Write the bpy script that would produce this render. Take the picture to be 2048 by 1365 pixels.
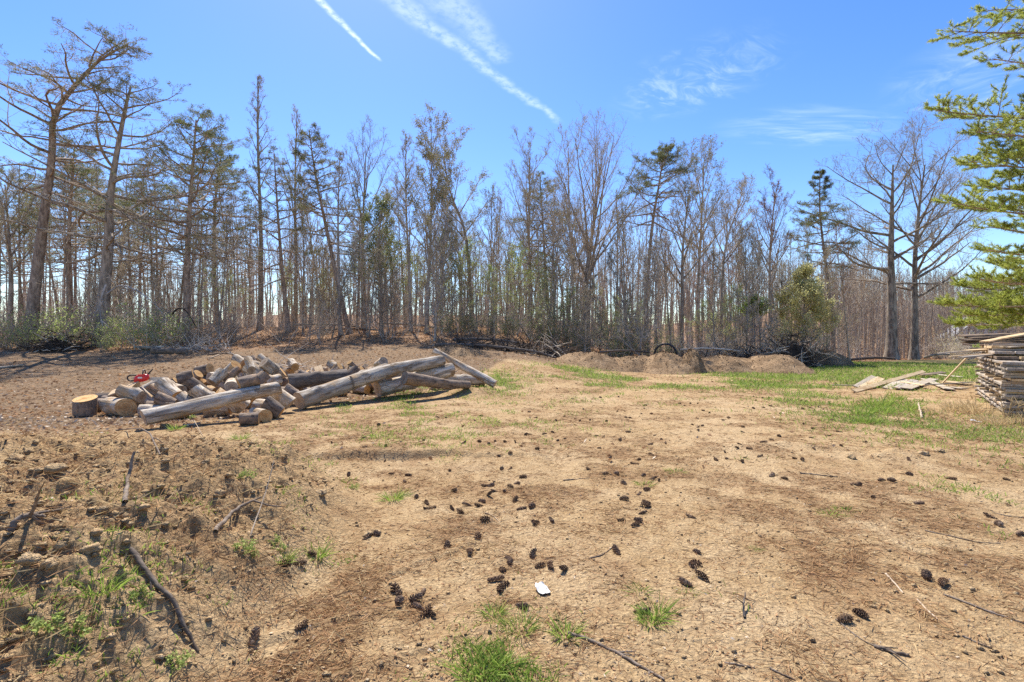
import bpy, math, random
import numpy as np
from mathutils import Vector, Matrix

for o in list(bpy.data.objects):
    bpy.data.objects.remove(o)
SC = bpy.context.scene
COL = SC.collection
R = math.radians

# ------------------------------------------------------------------ camera
CAMZ = 1.55
FPX = 1000.0                      # focal length in pixels of the 2048 px wide photograph
cd = bpy.data.cameras.new('camera')
cd.sensor_width = 36.0
cd.lens = 36.0 * FPX / 2048.0
cd.clip_start = 0.05
cd.clip_end = 3000
cam = bpy.data.objects.new('camera', cd)
COL.objects.link(cam)
cam.location = (0, 0, CAMZ)
cam.rotation_euler = (R(90), 0, 0)
SC.camera = cam

# ------------------------------------------------------------------ sun, exposure
SUN_AZ, SUN_EL = -18.0, 56.0
sdir = Vector((math.sin(R(SUN_AZ)) * math.cos(R(SUN_EL)), math.cos(R(SUN_AZ)) * math.cos(R(SUN_EL)), math.sin(R(SUN_EL))))
sl = bpy.data.lights.new('sun', 'SUN')
sl.energy = 4.3
sl.angle = R(0.5)
sl.color = (1.0, 0.955, 0.88)
sun = bpy.data.objects.new('sun', sl)
COL.objects.link(sun)
sun.rotation_euler = sdir.to_track_quat('Z', 'Y').to_euler()
sun.location = sdir * 60
SC.view_settings.view_transform = 'Standard'
SC.view_settings.look = 'None'
SC.view_settings.exposure = 1.08
SC.view_settings.gamma = 1.0
try:
    SC.cycles.max_bounces = 5
    SC.cycles.diffuse_bounces = 3
    SC.cycles.transmission_bounces = 3
    SC.cycles.use_denoising = False
    SC.cycles.sample_clamp_indirect = 6
except Exception:
    pass


# ------------------------------------------------------------------ node helpers
class G:
    """a small wrapper for writing node graphs"""
    def __init__(s, nt):
        s.nt = nt

    def n(s, typ, **kw):
        nd = s.nt.nodes.new(typ)
        for k, v in kw.items():
            if k.startswith('in_'):
                key = k[3:].replace('_', ' ')
                s.put(nd.inputs[key] if key in nd.inputs else nd.inputs[int(key)], v)
            else:
                setattr(nd, k, v)
        return nd

    def put(s, sock, v):
        if isinstance(v, bpy.types.NodeSocket):
            s.nt.links.new(v, sock)
        elif v is not None:
            sock.default_value = v

    def m(s, op, a, b=None, c=None, clamp=False):
        nd = s.nt.nodes.new('ShaderNodeMath')
        nd.operation = op
        nd.use_clamp = clamp
        s.put(nd.inputs[0], a)
        if b is not None: s.put(nd.inputs[1], b)
        if c is not None: s.put(nd.inputs[2], c)
        return nd.outputs[0]

    def mix(s, f, a, b):
        nd = s.nt.nodes.new('ShaderNodeMix')
        nd.data_type = 'RGBA'
        s.put(nd.inputs[0], f)
        for sk, v in ((nd.inputs[6], a), (nd.inputs[7], b)):
            s.put(sk, (*v, 1) if isinstance(v, tuple) and len(v) == 3 else v)
        return nd.outputs[2]

    def noise(s, vec, scale, detail=4, rough=0.55, dist=0.0):
        nd = s.n('ShaderNodeTexNoise')
        s.put(nd.inputs['Vector'], vec)
        nd.inputs['Scale'].default_value = scale
        nd.inputs['Detail'].default_value = detail
        nd.inputs['Roughness'].default_value = rough
        nd.inputs['Distortion'].default_value = dist
        return nd.outputs['Fac']

    def sm(s, v, lo, hi, a=0.0, b=1.0):
        nd = s.nt.nodes.new('ShaderNodeMapRange')
        nd.interpolation_type = 'SMOOTHSTEP'
        s.put(nd.inputs[0], v)
        nd.inputs[1].default_value = lo
        nd.inputs[2].default_value = hi
        nd.inputs[3].default_value = a
        nd.inputs[4].default_value = b
        return nd.outputs[0]

    def scale(s, vec, sc, rot=(0, 0, 0)):
        nd = s.nt.nodes.new('ShaderNodeMapping')
        s.put(nd.inputs[0], vec)
        nd.inputs['Scale'].default_value = sc
        nd.inputs['Rotation'].default_value = rot
        return nd.outputs[0]

    def attr(s, name):
        nd = s.nt.nodes.new('ShaderNodeAttribute')
        nd.attribute_name = name
        return nd.outputs['Fac']

    def bump(s, h, dist, strength=1.0, normal=None):
        nd = s.nt.nodes.new('ShaderNodeBump')
        s.put(nd.inputs['Height'], h)
        nd.inputs['Distance'].default_value = dist
        nd.inputs['Strength'].default_value = strength
        if normal is not None: s.put(nd.inputs['Normal'], normal)
        return nd.outputs[0]


def material(name):
    m = bpy.data.materials.new(name)
    m.use_nodes = True
    nt = m.node_tree
    nt.nodes.clear()
    g = G(nt)
    out = g.n('ShaderNodeOutputMaterial')
    return m, g, out


def principled(g, out, col, rough=0.85, normal=None, spec=0.2):
    b = g.n('ShaderNodeBsdfPrincipled')
    g.put(b.inputs['Base Color'], (*col, 1) if isinstance(col, tuple) and len(col) == 3 else col)
    g.put(b.inputs['Roughness'], rough)
    b.inputs['Specular IOR Level'].default_value = spec
    if normal is not None: g.put(b.inputs['Normal'], normal)
    g.nt.links.new(b.outputs[0], out.inputs[0])
    return b


# ------------------------------------------------------------------ sky
W = bpy.data.worlds.new('World')
SC.world = W
W.use_nodes = True
W.node_tree.nodes.clear()
g = G(W.node_tree)
wout = g.n('ShaderNodeOutputWorld')
bg = g.n('ShaderNodeBackground')
sky = g.n('ShaderNodeTexSky', sky_type='NISHITA')
sky.sun_disc = False
sky.sun_elevation = R(SUN_EL)
sky.sun_rotation = R(SUN_AZ)
sky.altitude = 0
sky.air_density = 1.0
sky.dust_density = 0.25
sky.ozone_density = 2.2
tc = g.n('ShaderNodeTexCoord')
dirv = tc.outputs['Generated']
sep = g.n('ShaderNodeSeparateXYZ')
g.put(sep.inputs[0], dirv)
dz = g.m('MAXIMUM', sep.outputs[2], 0.02)
U = g.m('DIVIDE', sep.outputs[0], dz)          # where the line of sight meets a flat layer of cloud one unit up
V = g.m('DIVIDE', sep.outputs[1], dz)
comb = g.n('ShaderNodeCombineXYZ')
g.put(comb.inputs[0], U); g.put(comb.inputs[1], V)
UV = comb.outputs[0]


def trail(a, b, w0, w1, wob, seed):
    """straight vapour trail on the cloud layer from a to b, w0 wide at a and w1 at b"""
    ax, ay = a; bx, by = b
    L = math.hypot(bx - ax, by - ay)
    tx, ty = (bx - ax) / L, (by - ay) / L
    du = g.m('SUBTRACT', U, ax); dv = g.m('SUBTRACT', V, ay)
    s_ = g.m('ADD', g.m('MULTIPLY', du, tx), g.m('MULTIPLY', dv, ty))
    t_ = g.m('SUBTRACT', g.m('MULTIPLY', du, -ty), g.m('MULTIPLY', dv, -tx))
    nz = g.noise(g.scale(UV, (1, 1, 1), (0, 0, seed)), 7.0, 3)
    t_ = g.m('ADD', t_, g.m('MULTIPLY', g.m('SUBTRACT', nz, 0.5), wob))
    f = g.m('DIVIDE', s_, L)
    w = g.m('ADD', w0, g.m('MULTIPLY', f, w1 - w0))
    w = g.m('MAXIMUM', w, min(w0, w1) * 0.4)
    q = g.m('DIVIDE', g.m('ABSOLUTE', t_), w)
    core = g.sm(q, 0.0, 1.15, 1.0, 0.0)
    ends = g.m('MULTIPLY', g.sm(f, -3.0, -0.2), g.sm(f, 0.9, 1.03, 1.0, 0.0))
    puff = g.sm(g.noise(g.scale(UV, (9, 9, 1), (0, 0, seed)), 3.0, 5, 0.65), 0.25, 0.62)
    return g.m('MULTIPLY', g.m('MULTIPLY', core, ends), puff)


def wisp(c, rx, ry, rot, scl, lo, hi, seed):
    mp = g.n('ShaderNodeMapping')
    g.put(mp.inputs[0], UV)
    mp.vector_type = 'TEXTURE'
    mp.inputs['Location'].default_value = (c[0], c[1], 0)
    mp.inputs['Rotation'].default_value = (0, 0, rot)
    mp.inputs['Scale'].default_value = (rx, ry, 1)
    ln = g.n('ShaderNodeVectorMath', operation='LENGTH')
    g.put(ln.inputs[0], mp.outputs[0])
    msk = g.sm(ln.outputs['Value'], 0.25, 1.0, 1.0, 0.0)
    nn = g.noise(g.scale(mp.outputs[0], scl, (0, 0, seed)), 1.6, 6, 0.62, 1.3)
    return g.m('MULTIPLY', msk, g.sm(nn, lo, hi))


c = g.m('MULTIPLY', trail((-.563, 1.466), (-.471, 1.786), 0.018, 0.010, 0.03, 1.0), 0.72)
for q in (g.m('MULTIPLY', trail((-.343, 1.466), (.225, 2.30), 0.055, 0.026, 0.09, 2.0), 0.34),
          g.m('MULTIPLY', trail((-.20, 1.44), (-.02, 1.80), 0.085, 0.05, 0.10, 4.0), 0.25),
          g.m('MULTIPLY', wisp((.70, 1.92), .30, .42, 0.5, (1.0, 2.4, 1), .40, .82, 3.0), 0.42),
          g.m('MULTIPLY', wisp((1.75, 1.85), .38, .5, -0.3, (1.0, 1.5, 1), .36, .8, 5.0), 0.32),
          g.m('MULTIPLY', wisp((1.42, 2.35), .55, .28, 0.1, (0.7, 1.6, 1), .35, .8, 8.0), 0.34)):
    c = g.m('MAXIMUM', c, q)
hsv = g.n('ShaderNodeHueSaturation')
hsv.inputs['Saturation'].default_value = 1.31
hsv.inputs['Value'].default_value = 0.97
hsv.inputs['Hue'].default_value = 0.513
g.put(hsv.inputs['Color'], sky.outputs[0])
skycol = g.mix(g.m('MULTIPLY', c, 0.8), hsv.outputs[0], (6.6, 7.3, 8.2))
g.put(bg.inputs['Color'], skycol)
SKY_NODE, SKY_HSV = sky, hsv
bg.inputs['Strength'].default_value = 0.112
g.nt.links.new(bg.outputs[0], wout.inputs[0])


# ------------------------------------------------------------------ noise in numpy
def _hash(ix, iy, seed):
    n = (ix.astype(np.int64) * 374761393 + iy.astype(np.int64) * 668265263 + seed * 974711) & 0xffffffff
    n = ((n ^ (n >> 13)) * 1274126177) & 0xffffffff
    n = n ^ (n >> 16)
    return (n & 0xffffff) / float(0xffffff)


def vnoise(x, y, seed=0):
    x = np.asarray(x, float); y = np.asarray(y, float)
    x0 = np.floor(x); y0 = np.floor(y)
    fx = x - x0; fy = y - y0
    fx = fx * fx * (3 - 2 * fx); fy = fy * fy * (3 - 2 * fy)
    a = _hash(x0, y0, seed); b = _hash(x0 + 1, y0, seed)
    c_ = _hash(x0, y0 + 1, seed); d = _hash(x0 + 1, y0 + 1, seed)
    return (a + (b - a) * fx) * (1 - fy) + (c_ + (d - c_) * fx) * fy


def fbm(x, y, oct_=4, seed=0, gain=0.5):
    s = 0.0; a = 1.0; tot = 0.0
    for i in range(oct_):
        s = s + a * vnoise(x, y, seed + i * 17)
        tot += a; a *= gain
        x, y = x * 1.86 + y * 0.73 + 3.1, y * 1.86 - x * 0.73 + 7.7
    return s / tot


def sstep(a, b, x):
    t = np.clip((np.asarray(x, float) - a) / (b - a), 0, 1)
    return t * t * (3 - 2 * t)


# ------------------------------------------------------------------ the lie of the land
def mound_mask(x, y):
    edge = -1.25 - 0.55 * np.clip(y - 4.6, 0, 4) ** 1.3 + 0.35 * (fbm(x * 0.9, y * 0.9, 2, 5) - 0.5)
    m = sstep(0.05, -1.0, x - edge)
    back = 7.0 + 0.4 * (fbm(x * 0.7, y * .7, 2, 8) - .5)
    return m * sstep(back + 0.6, back - 1.3, y)


def ground_z(x, y):
    x = np.asarray(x, float); y = np.asarray(y, float)
    yy = np.maximum(y, 8.0)
    az = x / yy
    d = np.hypot(x, y)
    A = 2.75 * sstep(0.30, -0.10, az)
    z = A * sstep(10, 46, y)
    z = z - 1.6 * sstep(0.35, 0.8, az) * sstep(40, 72, y)
    z = z + (5.5 * sstep(-0.8, -0.45, az) + 8.0 * sstep(0.25, 0.75, az)) * sstep(78, 128, y)
    z = z + 0.10 * (fbm(x * 0.22, y * 0.22, 3, 11) - 0.5) * sstep(4, 14, d) + 0.25 * (fbm(x * .15, y * .15, 3, 12) - .5) * sstep(22, 36, y)
    mm = mound_mask(x, y)
    f1 = fbm(x * 1.5, y * 1.5, 4, 21)
    clod = np.abs(fbm(x * 5.5, y * 5.5, 4, 31, 0.55) - 0.5)
    fine = fbm(x * 16, y * 16, 3, 41)
    z = z + mm * (0.50 + 0.50 * (f1 - 0.38)) * (1 - .52 * sstep(4.2, 6.8, y))
    rough = np.clip(mm * 1.0 + 0.10 + 0.25 * sstep(0.52, 0.66, fbm(x * 0.5, y * 0.5, 3, 51)), 0, 1)
    z = z + rough * ((0.17 + .12 * mm) * (0.14 - clod) + (0.04 + .035 * mm) * (fine - 0.5))
    z = z + 0.03 * (fbm(x * 0.9, y * 0.9, 4, 61) - 0.5) + 0.012 * (fbm(x * 4, y * 4, 3, 62) - .5)
    near = sstep(9, 4, d)
    z = z + near * (0.25 + 0.75 * mm) * 0.014 * (np.abs(fbm(x * 26, y * 26, 3, 64, .6) - .5) * -2 + .3)
    # washed-out hollow with a small bank behind it, right of the mound
    hx, hy = x + 1.95, y - 5.9
    hol = np.exp(-((hx / 1.3) ** 2 + (hy / 0.75) ** 2))
    z = z - 0.10 * hol
    bank = sstep(0.0, 0.12, y - (6.72 + 0.16 * (fbm(x * 2.4, x * 0 + 1, 3, 71) - .5) * 2)) * np.exp(-((x + 1.6) / 1.35) ** 2) * sstep(8.3, 6.9, y)
    z = z + 0.11 * bank
    # wheel ruts
    for off in (0.0, 1.75):
        cx = 0.35 + off + 0.045 * (y - 3) + 0.12 * np.sin(y * 0.35)
        z = z - 0.035 * np.exp(-((x - cx) / 0.22) ** 2) * sstep(3, 6, y) * sstep(22, 14, y) * (0.5 + vnoise(x * 2, y * 2, 81))
    for k, (ax, ay, bx, by) in enumerate(((-1.55, 2.35, -0.45, 3.05), (-1.3, 2.75, -0.2, 3.9), (-0.95, 2.2, 0.05, 2.75))):
        L = math.hypot(bx - ax, by - ay); tx, ty = (bx - ax) / L, (by - ay) / L
        s_ = (x - ax) * tx + (y - ay) * ty
        t_ = -(x - ax) * ty + (y - ay) * tx + 0.05 * (vnoise(s_ * 4, s_ * 0 + k, 91) - .5)
        z = z - 0.014 * np.exp(-(t_ / 0.02) ** 2) * sstep(.35, .6, vnoise(s_ * 5, s_ * 0 + k, 93)) * sstep(0, .15, s_) * sstep(L, L - .2, s_)
        z = z + 0.012 * np.exp(-((t_ - 0.05) / 0.04) ** 2) * sstep(0, .15, s_) * sstep(L, L - .2, s_)
    # spoil left where the crossed logs were dragged, and clods by the lumber
    z = z + 0.20 * np.exp(-(((x + 1.15) / 0.75) ** 2 + ((y - 13.9) / 0.5) ** 2)) * (0.6 + 0.8 * fbm(x * 4, y * 4, 3, 95))
    z = z + 0.10 * np.exp(-(((x - 5.6) / 1.6) ** 2 + ((y - 6.8) / 0.35) ** 2)) * (fbm(x * 5, y * 5, 3, 96))
    z = z + 0.10 * np.exp(-(((x - 3.9) / 0.9) ** 2 + ((y - 7.3) / 0.25) ** 2)) * (fbm(x * 6, y * 6, 3, 97))
    return z


_gx = np.arange(-110, 130.01, 0.5); _gy = np.arange(12, 132.01, 0.5)
_GX, _GY = np.meshgrid(_gx, _gy)
_GC = ground_z(_GX.ravel(), _GY.ravel()).reshape(_GX.shape)


def gz(x, y):
    """height of the ground at one point (read off a half-metre survey when it is far away)"""
    if y > 18 and -109 < x < 129 and y < 131:
        fx = (x + 110) / 0.5; fy = (y - 12) / 0.5
        i, j = int(fx), int(fy); fx -= i; fy -= j
        c = _GC[j:j + 2, i:i + 2]
        return float((c[0, 0] * (1 - fx) + c[0, 1] * fx) * (1 - fy) + (c[1, 0] * (1 - fx) + c[1, 1] * fx) * fy)
    return float(ground_z(np.array([x]), np.array([y]))[0])


def ray(px, py):
    return np.array([(px - 1024.0) / FPX, 1.0, (682.5 - py) / FPX])


def at(px, py, d):
    """the point at distance d ahead that the photograph shows at px, py"""
    return Vector(ray(px, py) * d) + Vector((0, 0, CAMZ))


def on_ground(px, py):
    r_ = ray(px, py)
    ds = np.geomspace(1.6, 90, 900)
    X = r_[0] * ds; Z = CAMZ + r_[2] * ds
    h = ground_z(X, ds)
    below = np.nonzero(Z < h)[0]
    i = below[0] if len(below) else len(ds) - 1
    return float(X[i]), float(ds[i]), float(h[i])


def pxd(px, d):
    """ground point at distance d in the direction px"""
    x = (px - 1024.0) / FPX * d
    return x, d, gz(x, d)


# ------------------------------------------------------------------ mesh helpers
class Geo:
    """collects quads (with a material slot each) for one mesh"""
    def __init__(s):
        s.V = []; s.F = []; s.M = []; s.S = []; s.n = 0
        s.tubes = {}

    def raw(s, V, F, mat=0, smooth=True):
        V = np.asarray(V, np.float32).reshape(-1, 3); F = np.asarray(F, np.int64).reshape(-1, 4)
        s.V.append(V); s.F.append(F + s.n)
        s.M.append(np.full(len(F), mat, np.int32)); s.S.append(np.full(len(F), smooth, bool))
        s.n += len(V)

    def tube(s, pts, rad, sides=5, mat=0):
        pts = np.asarray(pts, float)
        s.tubes.setdefault((len(pts), sides, mat), []).append((pts, np.asarray(rad, float)))

    def flush(s):
        for (n, k, mat), L in s.tubes.items():
            P = np.stack([a for a, b in L]); Rd = np.stack([b for a, b in L])
            B = len(L)
            T = np.empty_like(P)
            T[:, 1:-1] = P[:, 2:] - P[:, :-2]
            T[:, 0] = P[:, 1] - P[:, 0]; T[:, -1] = P[:, -1] - P[:, -2]
            T /= np.linalg.norm(T, axis=2, keepdims=True) + 1e-9
            mean = P[:, -1] - P[:, 0]
            ref = np.zeros_like(mean)
            ax = np.argmin(np.abs(mean), axis=1)
            ref[np.arange(B), ax] = 1
            Uv = np.cross(T, ref[:, None, :]); Uv /= np.linalg.norm(Uv, axis=2, keepdims=True) + 1e-9
            Vv = np.cross(T, Uv)
            a = np.arange(k) / k * 2 * np.pi
            ring = (np.cos(a)[None, None, :, None] * Uv[:, :, None, :] + np.sin(a)[None, None, :, None] * Vv[:, :, None, :])
            X = P[:, :, None, :] + Rd[:, :, None, None] * ring
            i = np.arange(n - 1)[:, None]; j = np.arange(k)[None, :]
            f = np.stack([i * k + j, i * k + (j + 1) % k, (i + 1) * k + (j + 1) % k, (i + 1) * k + j], -1).reshape(-1, 4)
            F = (f[None] + (np.arange(B) * n * k)[:, None, None]).reshape(-1, 4)
            s.raw(X.reshape(-1, 3), F, mat)
        s.tubes = {}

    def blades(s, P, D, L, Wd, mat=0, rng=None, mid=0.45):
        """flat diamond leaves or needles: base P, direction D, length L, width Wd"""
        P = np.asarray(P, float); N = len(P)
        if N == 0: return
        rng = rng or np.random.default_rng(0)
        D = D / (np.linalg.norm(D, axis=1, keepdims=True) + 1e-9)
        q = rng.normal(size=(N, 3))
        Sd = np.cross(D, q); Sd /= np.linalg.norm(Sd, axis=1, keepdims=True) + 1e-9
        L = np.broadcast_to(L, (N,))[:, None]; Wd = np.broadcast_to(Wd, (N,))[:, None]
        V = np.stack([P, P + D * L * mid + Sd * Wd / 2, P + D * L, P + D * L * mid - Sd * Wd / 2], 1)
        F = np.arange(4 * N).reshape(N, 4)
        s.raw(V.reshape(-1, 3), F, mat, False)

    def box(s, cen, size, rotm=None, mat=0):
        v = np.array([(x, y, z) for x in (-.5, .5) for y in (-.5, .5) for z in (-.5, .5)]) * np.array(size)
        if rotm is not None: v = v @ np.array(rotm).T
        v = v + np.array(cen)
        s.raw(v, [(0, 1, 3, 2), (4, 6, 7, 5), (0, 4, 5, 1), (2, 3, 7, 6), (0, 2, 6, 4), (1, 5, 7, 3)], mat, False)

    def mesh(s, name, mats):
        s.flush()
        V = np.concatenate(s.V); F = np.concatenate(s.F); M = np.concatenate(s.M); S = np.concatenate(s.S)
        me = bpy.data.meshes.new(name)
        me.vertices.add(len(V)); me.vertices.foreach_set('co', V.astype(np.float32).ravel())
        me.loops.add(F.size); me.loops.foreach_set('vertex_index', F.astype(np.int32).ravel())
        me.polygons.add(len(F)); me.polygons.foreach_set('loop_start', np.arange(0, F.size, 4, dtype=np.int32))
        me.polygons.foreach_set('material_index', M)
        me.polygons.foreach_set('use_smooth', S)
        for m_ in (mats if isinstance(mats, (list, tuple)) else [mats]): me.materials.append(m_)
        me.update(calc_edges=True)
        return me

    def obj(s, name, mats, parent=None):
        return put(name, s.mesh(name, mats), parent)


def put(name, data, parent=None, loc=None):
    o = bpy.data.objects.new(name, data)
    COL.objects.link(o)
    if parent is not None: o.parent = parent
    if loc is not None: o.location = loc
    return o


def tag(o, label=None, cat=None, group=None, kind=None):
    if label: o['label'] = label
    if cat: o['category'] = cat; kind = kind or 'thing'
    if group: o['group'] = group
    if kind: o['kind'] = kind
    return o


def empty(name, loc, rz=0.0):
    o = put(name, None, None, loc)
    o.empty_display_size = 0.3
    o.rotation_euler = (0, 0, rz)
    return o


ONES = 'zeroth first second third fourth fifth sixth seventh eighth ninth tenth eleventh twelfth thirteenth fourteenth fifteenth sixteenth seventeenth eighteenth nineteenth'.split()
TENS = {2: 'twent', 3: 'thirt', 4: 'fort', 5: 'fift', 6: 'sixt', 7: 'sevent', 8: 'eight', 9: 'ninet'}


def nth(k):
    if k < 20: return ONES[k]
    return TENS[k // 10] + ('ieth' if k % 10 == 0 else 'y-' + ONES[k % 10])


def catmull(C, n):
    C = np.asarray(C, float)
    P = np.vstack([2 * C[0] - C[1], C, 2 * C[-1] - C[-2]])
    out = []
    for t in np.linspace(0, len(C) - 1 - 1e-6, n):
        i = int(t); f = t - i
        p0, p1, p2, p3 = P[i:i + 4]
        out.append(0.5 * (2 * p1 + (p2 - p0) * f + (2 * p0 - 5 * p1 + 4 * p2 - p3) * f * f + (3 * p1 - p0 - 3 * p2 + p3) * f ** 3))
    return np.array(out)


# ------------------------------------------------------------------ masks over the land
def chip_mask(x, y):
    """the dark, chip-strewn ground behind the firewood"""
    yb = np.interp(x, [-30, -8.4, -6.4, -2.9, -1.3, -0.3, 6, 12, 20], [8.0, 8.6, 9.2, 13.2, 17.5, 23, 24.5, 26.5, 34])
    return sstep(-0.7, 1.0, y - yb + 2.0 * (fbm(x * 0.6, y * 0.6, 3, 101) - .5))


def wood_mask(x, y):
    yb = np.interp(np.asarray(x) / np.maximum(y, 1), [-1.2, -0.7, -0.35, 0.0, 0.35, 0.55, 0.8, 1.1], [24, 25, 27, 30, 30.5, 33, 41, 44])
    return sstep(-1.0, 1.5, y - yb + 3 * (fbm(x * .35, y * .35, 3, 111) - .5))


def grass_density(x, y):
    x = np.asarray(x, float); y = np.asarray(y, float)
    az = x / np.maximum(y, 1)
    n = fbm(x * 0.7, y * 0.7, 4, 121); n2 = fbm(x * 2.3, y * 2.3, 3, 122)
    g_ = np.zeros_like(x)
    mead = sstep(0.36, 0.52, az + 0.02 * (y - 22)) * sstep(16.5, 22, y) * sstep(48, 42, y)
    g_ = np.maximum(g_, 1.2 * mead * sstep(0.24, 0.44, n + 0.13 * sstep(19, 24, y)))
    lp = np.exp(-(((x + 0.35) / 0.75) ** 2 + ((y - 16.2) / 2.6) ** 2))
    g_ = np.maximum(g_, 1.3 * lp * sstep(0.3, 0.5, n2))
    band = sstep(15, 17, y) * sstep(24.5, 22, y) * sstep(0.0, 0.1, az)
    g_ = np.maximum(g_, band * sstep(0.42, 0.57, n) * 0.95)
    mid = sstep(7.0, 8.0, y) * sstep(15, 12, y) * sstep(-4.5, -2.5, x) * sstep(2.5, 0.0, x)
    g_ = np.maximum(g_, mid * sstep(0.48, 0.66, n2) * 0.42)
    cl = np.exp(-(((x - 7.4) / 1.5) ** 2 + ((y - 9.5) / 1.9) ** 2))
    g_ = np.maximum(g_, cl * sstep(0.34, 0.56, n2) * 1.2)
    rr = sstep(5.6, 7.2, x) * sstep(5, 6.4, y) * sstep(17, 14, y)
    g_ = np.maximum(g_, rr * sstep(0.45, 0.62, n) * 0.75)
    under = sstep(9.0, 10.5, y) * sstep(17.5, 15, y) * sstep(-4.8, -3.6, x) * sstep(0, -1.0, x)
    g_ = np.maximum(g_, under * sstep(0.5, 0.66, n2) * 0.6)
    sc = sstep(0.60, 0.72, n2) * sstep(0.45, 0.55, fbm(x * .45, y * .45, 2, 123)) * (1 - mound_mask(x, y)) * sstep(2.5, 5, y) * sstep(24, 20, y)
    g_ = np.maximum(g_, 0.34 * sc * sstep(0.0, 1.0, 1 - chip_mask(x, y)))
    md = mound_mask(x, y) * sstep(-3.3, -1.7, x) * sstep(6.2, 4.5, y)
    g_ = np.maximum(g_, 0.33 * md * sstep(0.55, 0.66, n2))
    tuft = np.exp(-(((x + 0.07) / 0.22) ** 2 + ((y - 2.35) / 0.33) ** 2))
    g_ = np.maximum(g_, 0.9 * tuft * sstep(0.40, 0.55, fbm(x * 6, y * 6, 3, 124)))
    return np.clip(g_, 0, 1) * (1 - wood_mask(x, y))


def litter_mask(x, y):
    """brown fallen pine straw and dead stems"""
    n = fbm(x * 0.8 + 3, y * 0.8, 4, 131, 0.6); n2 = fbm(x * 3.1, y * 3.1, 4, 132, 0.6)
    m_ = 0.72 * sstep(0.47, 0.61, n) * sstep(0.38, 0.56, n2) + 0.32 * sstep(0.5, 0.62, n2)
    mm = mound_mask(x, y)
    right_face = mm * sstep(-3.9, -2.0, x)
    m_ = np.maximum(m_, right_face * sstep(0.36, 0.52, 0.5 * n + 0.5 * n2) * 0.6)
    m_ = np.maximum(m_, mm * sstep(0.46, 0.60, n2) * 0.4)
    belt = sstep(6.6, 7.6, y) * sstep(12, 9, y) * sstep(0.5, -2.5, x)
    m_ = np.maximum(m_, belt * sstep(0.36, 0.55, n2) * 0.8)
    m_ = np.maximum(m_, 0.55 * sstep(9, 15, y) * sstep(0.38, 0.6, n))
    return np.clip(m_, 0, 1)


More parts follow.
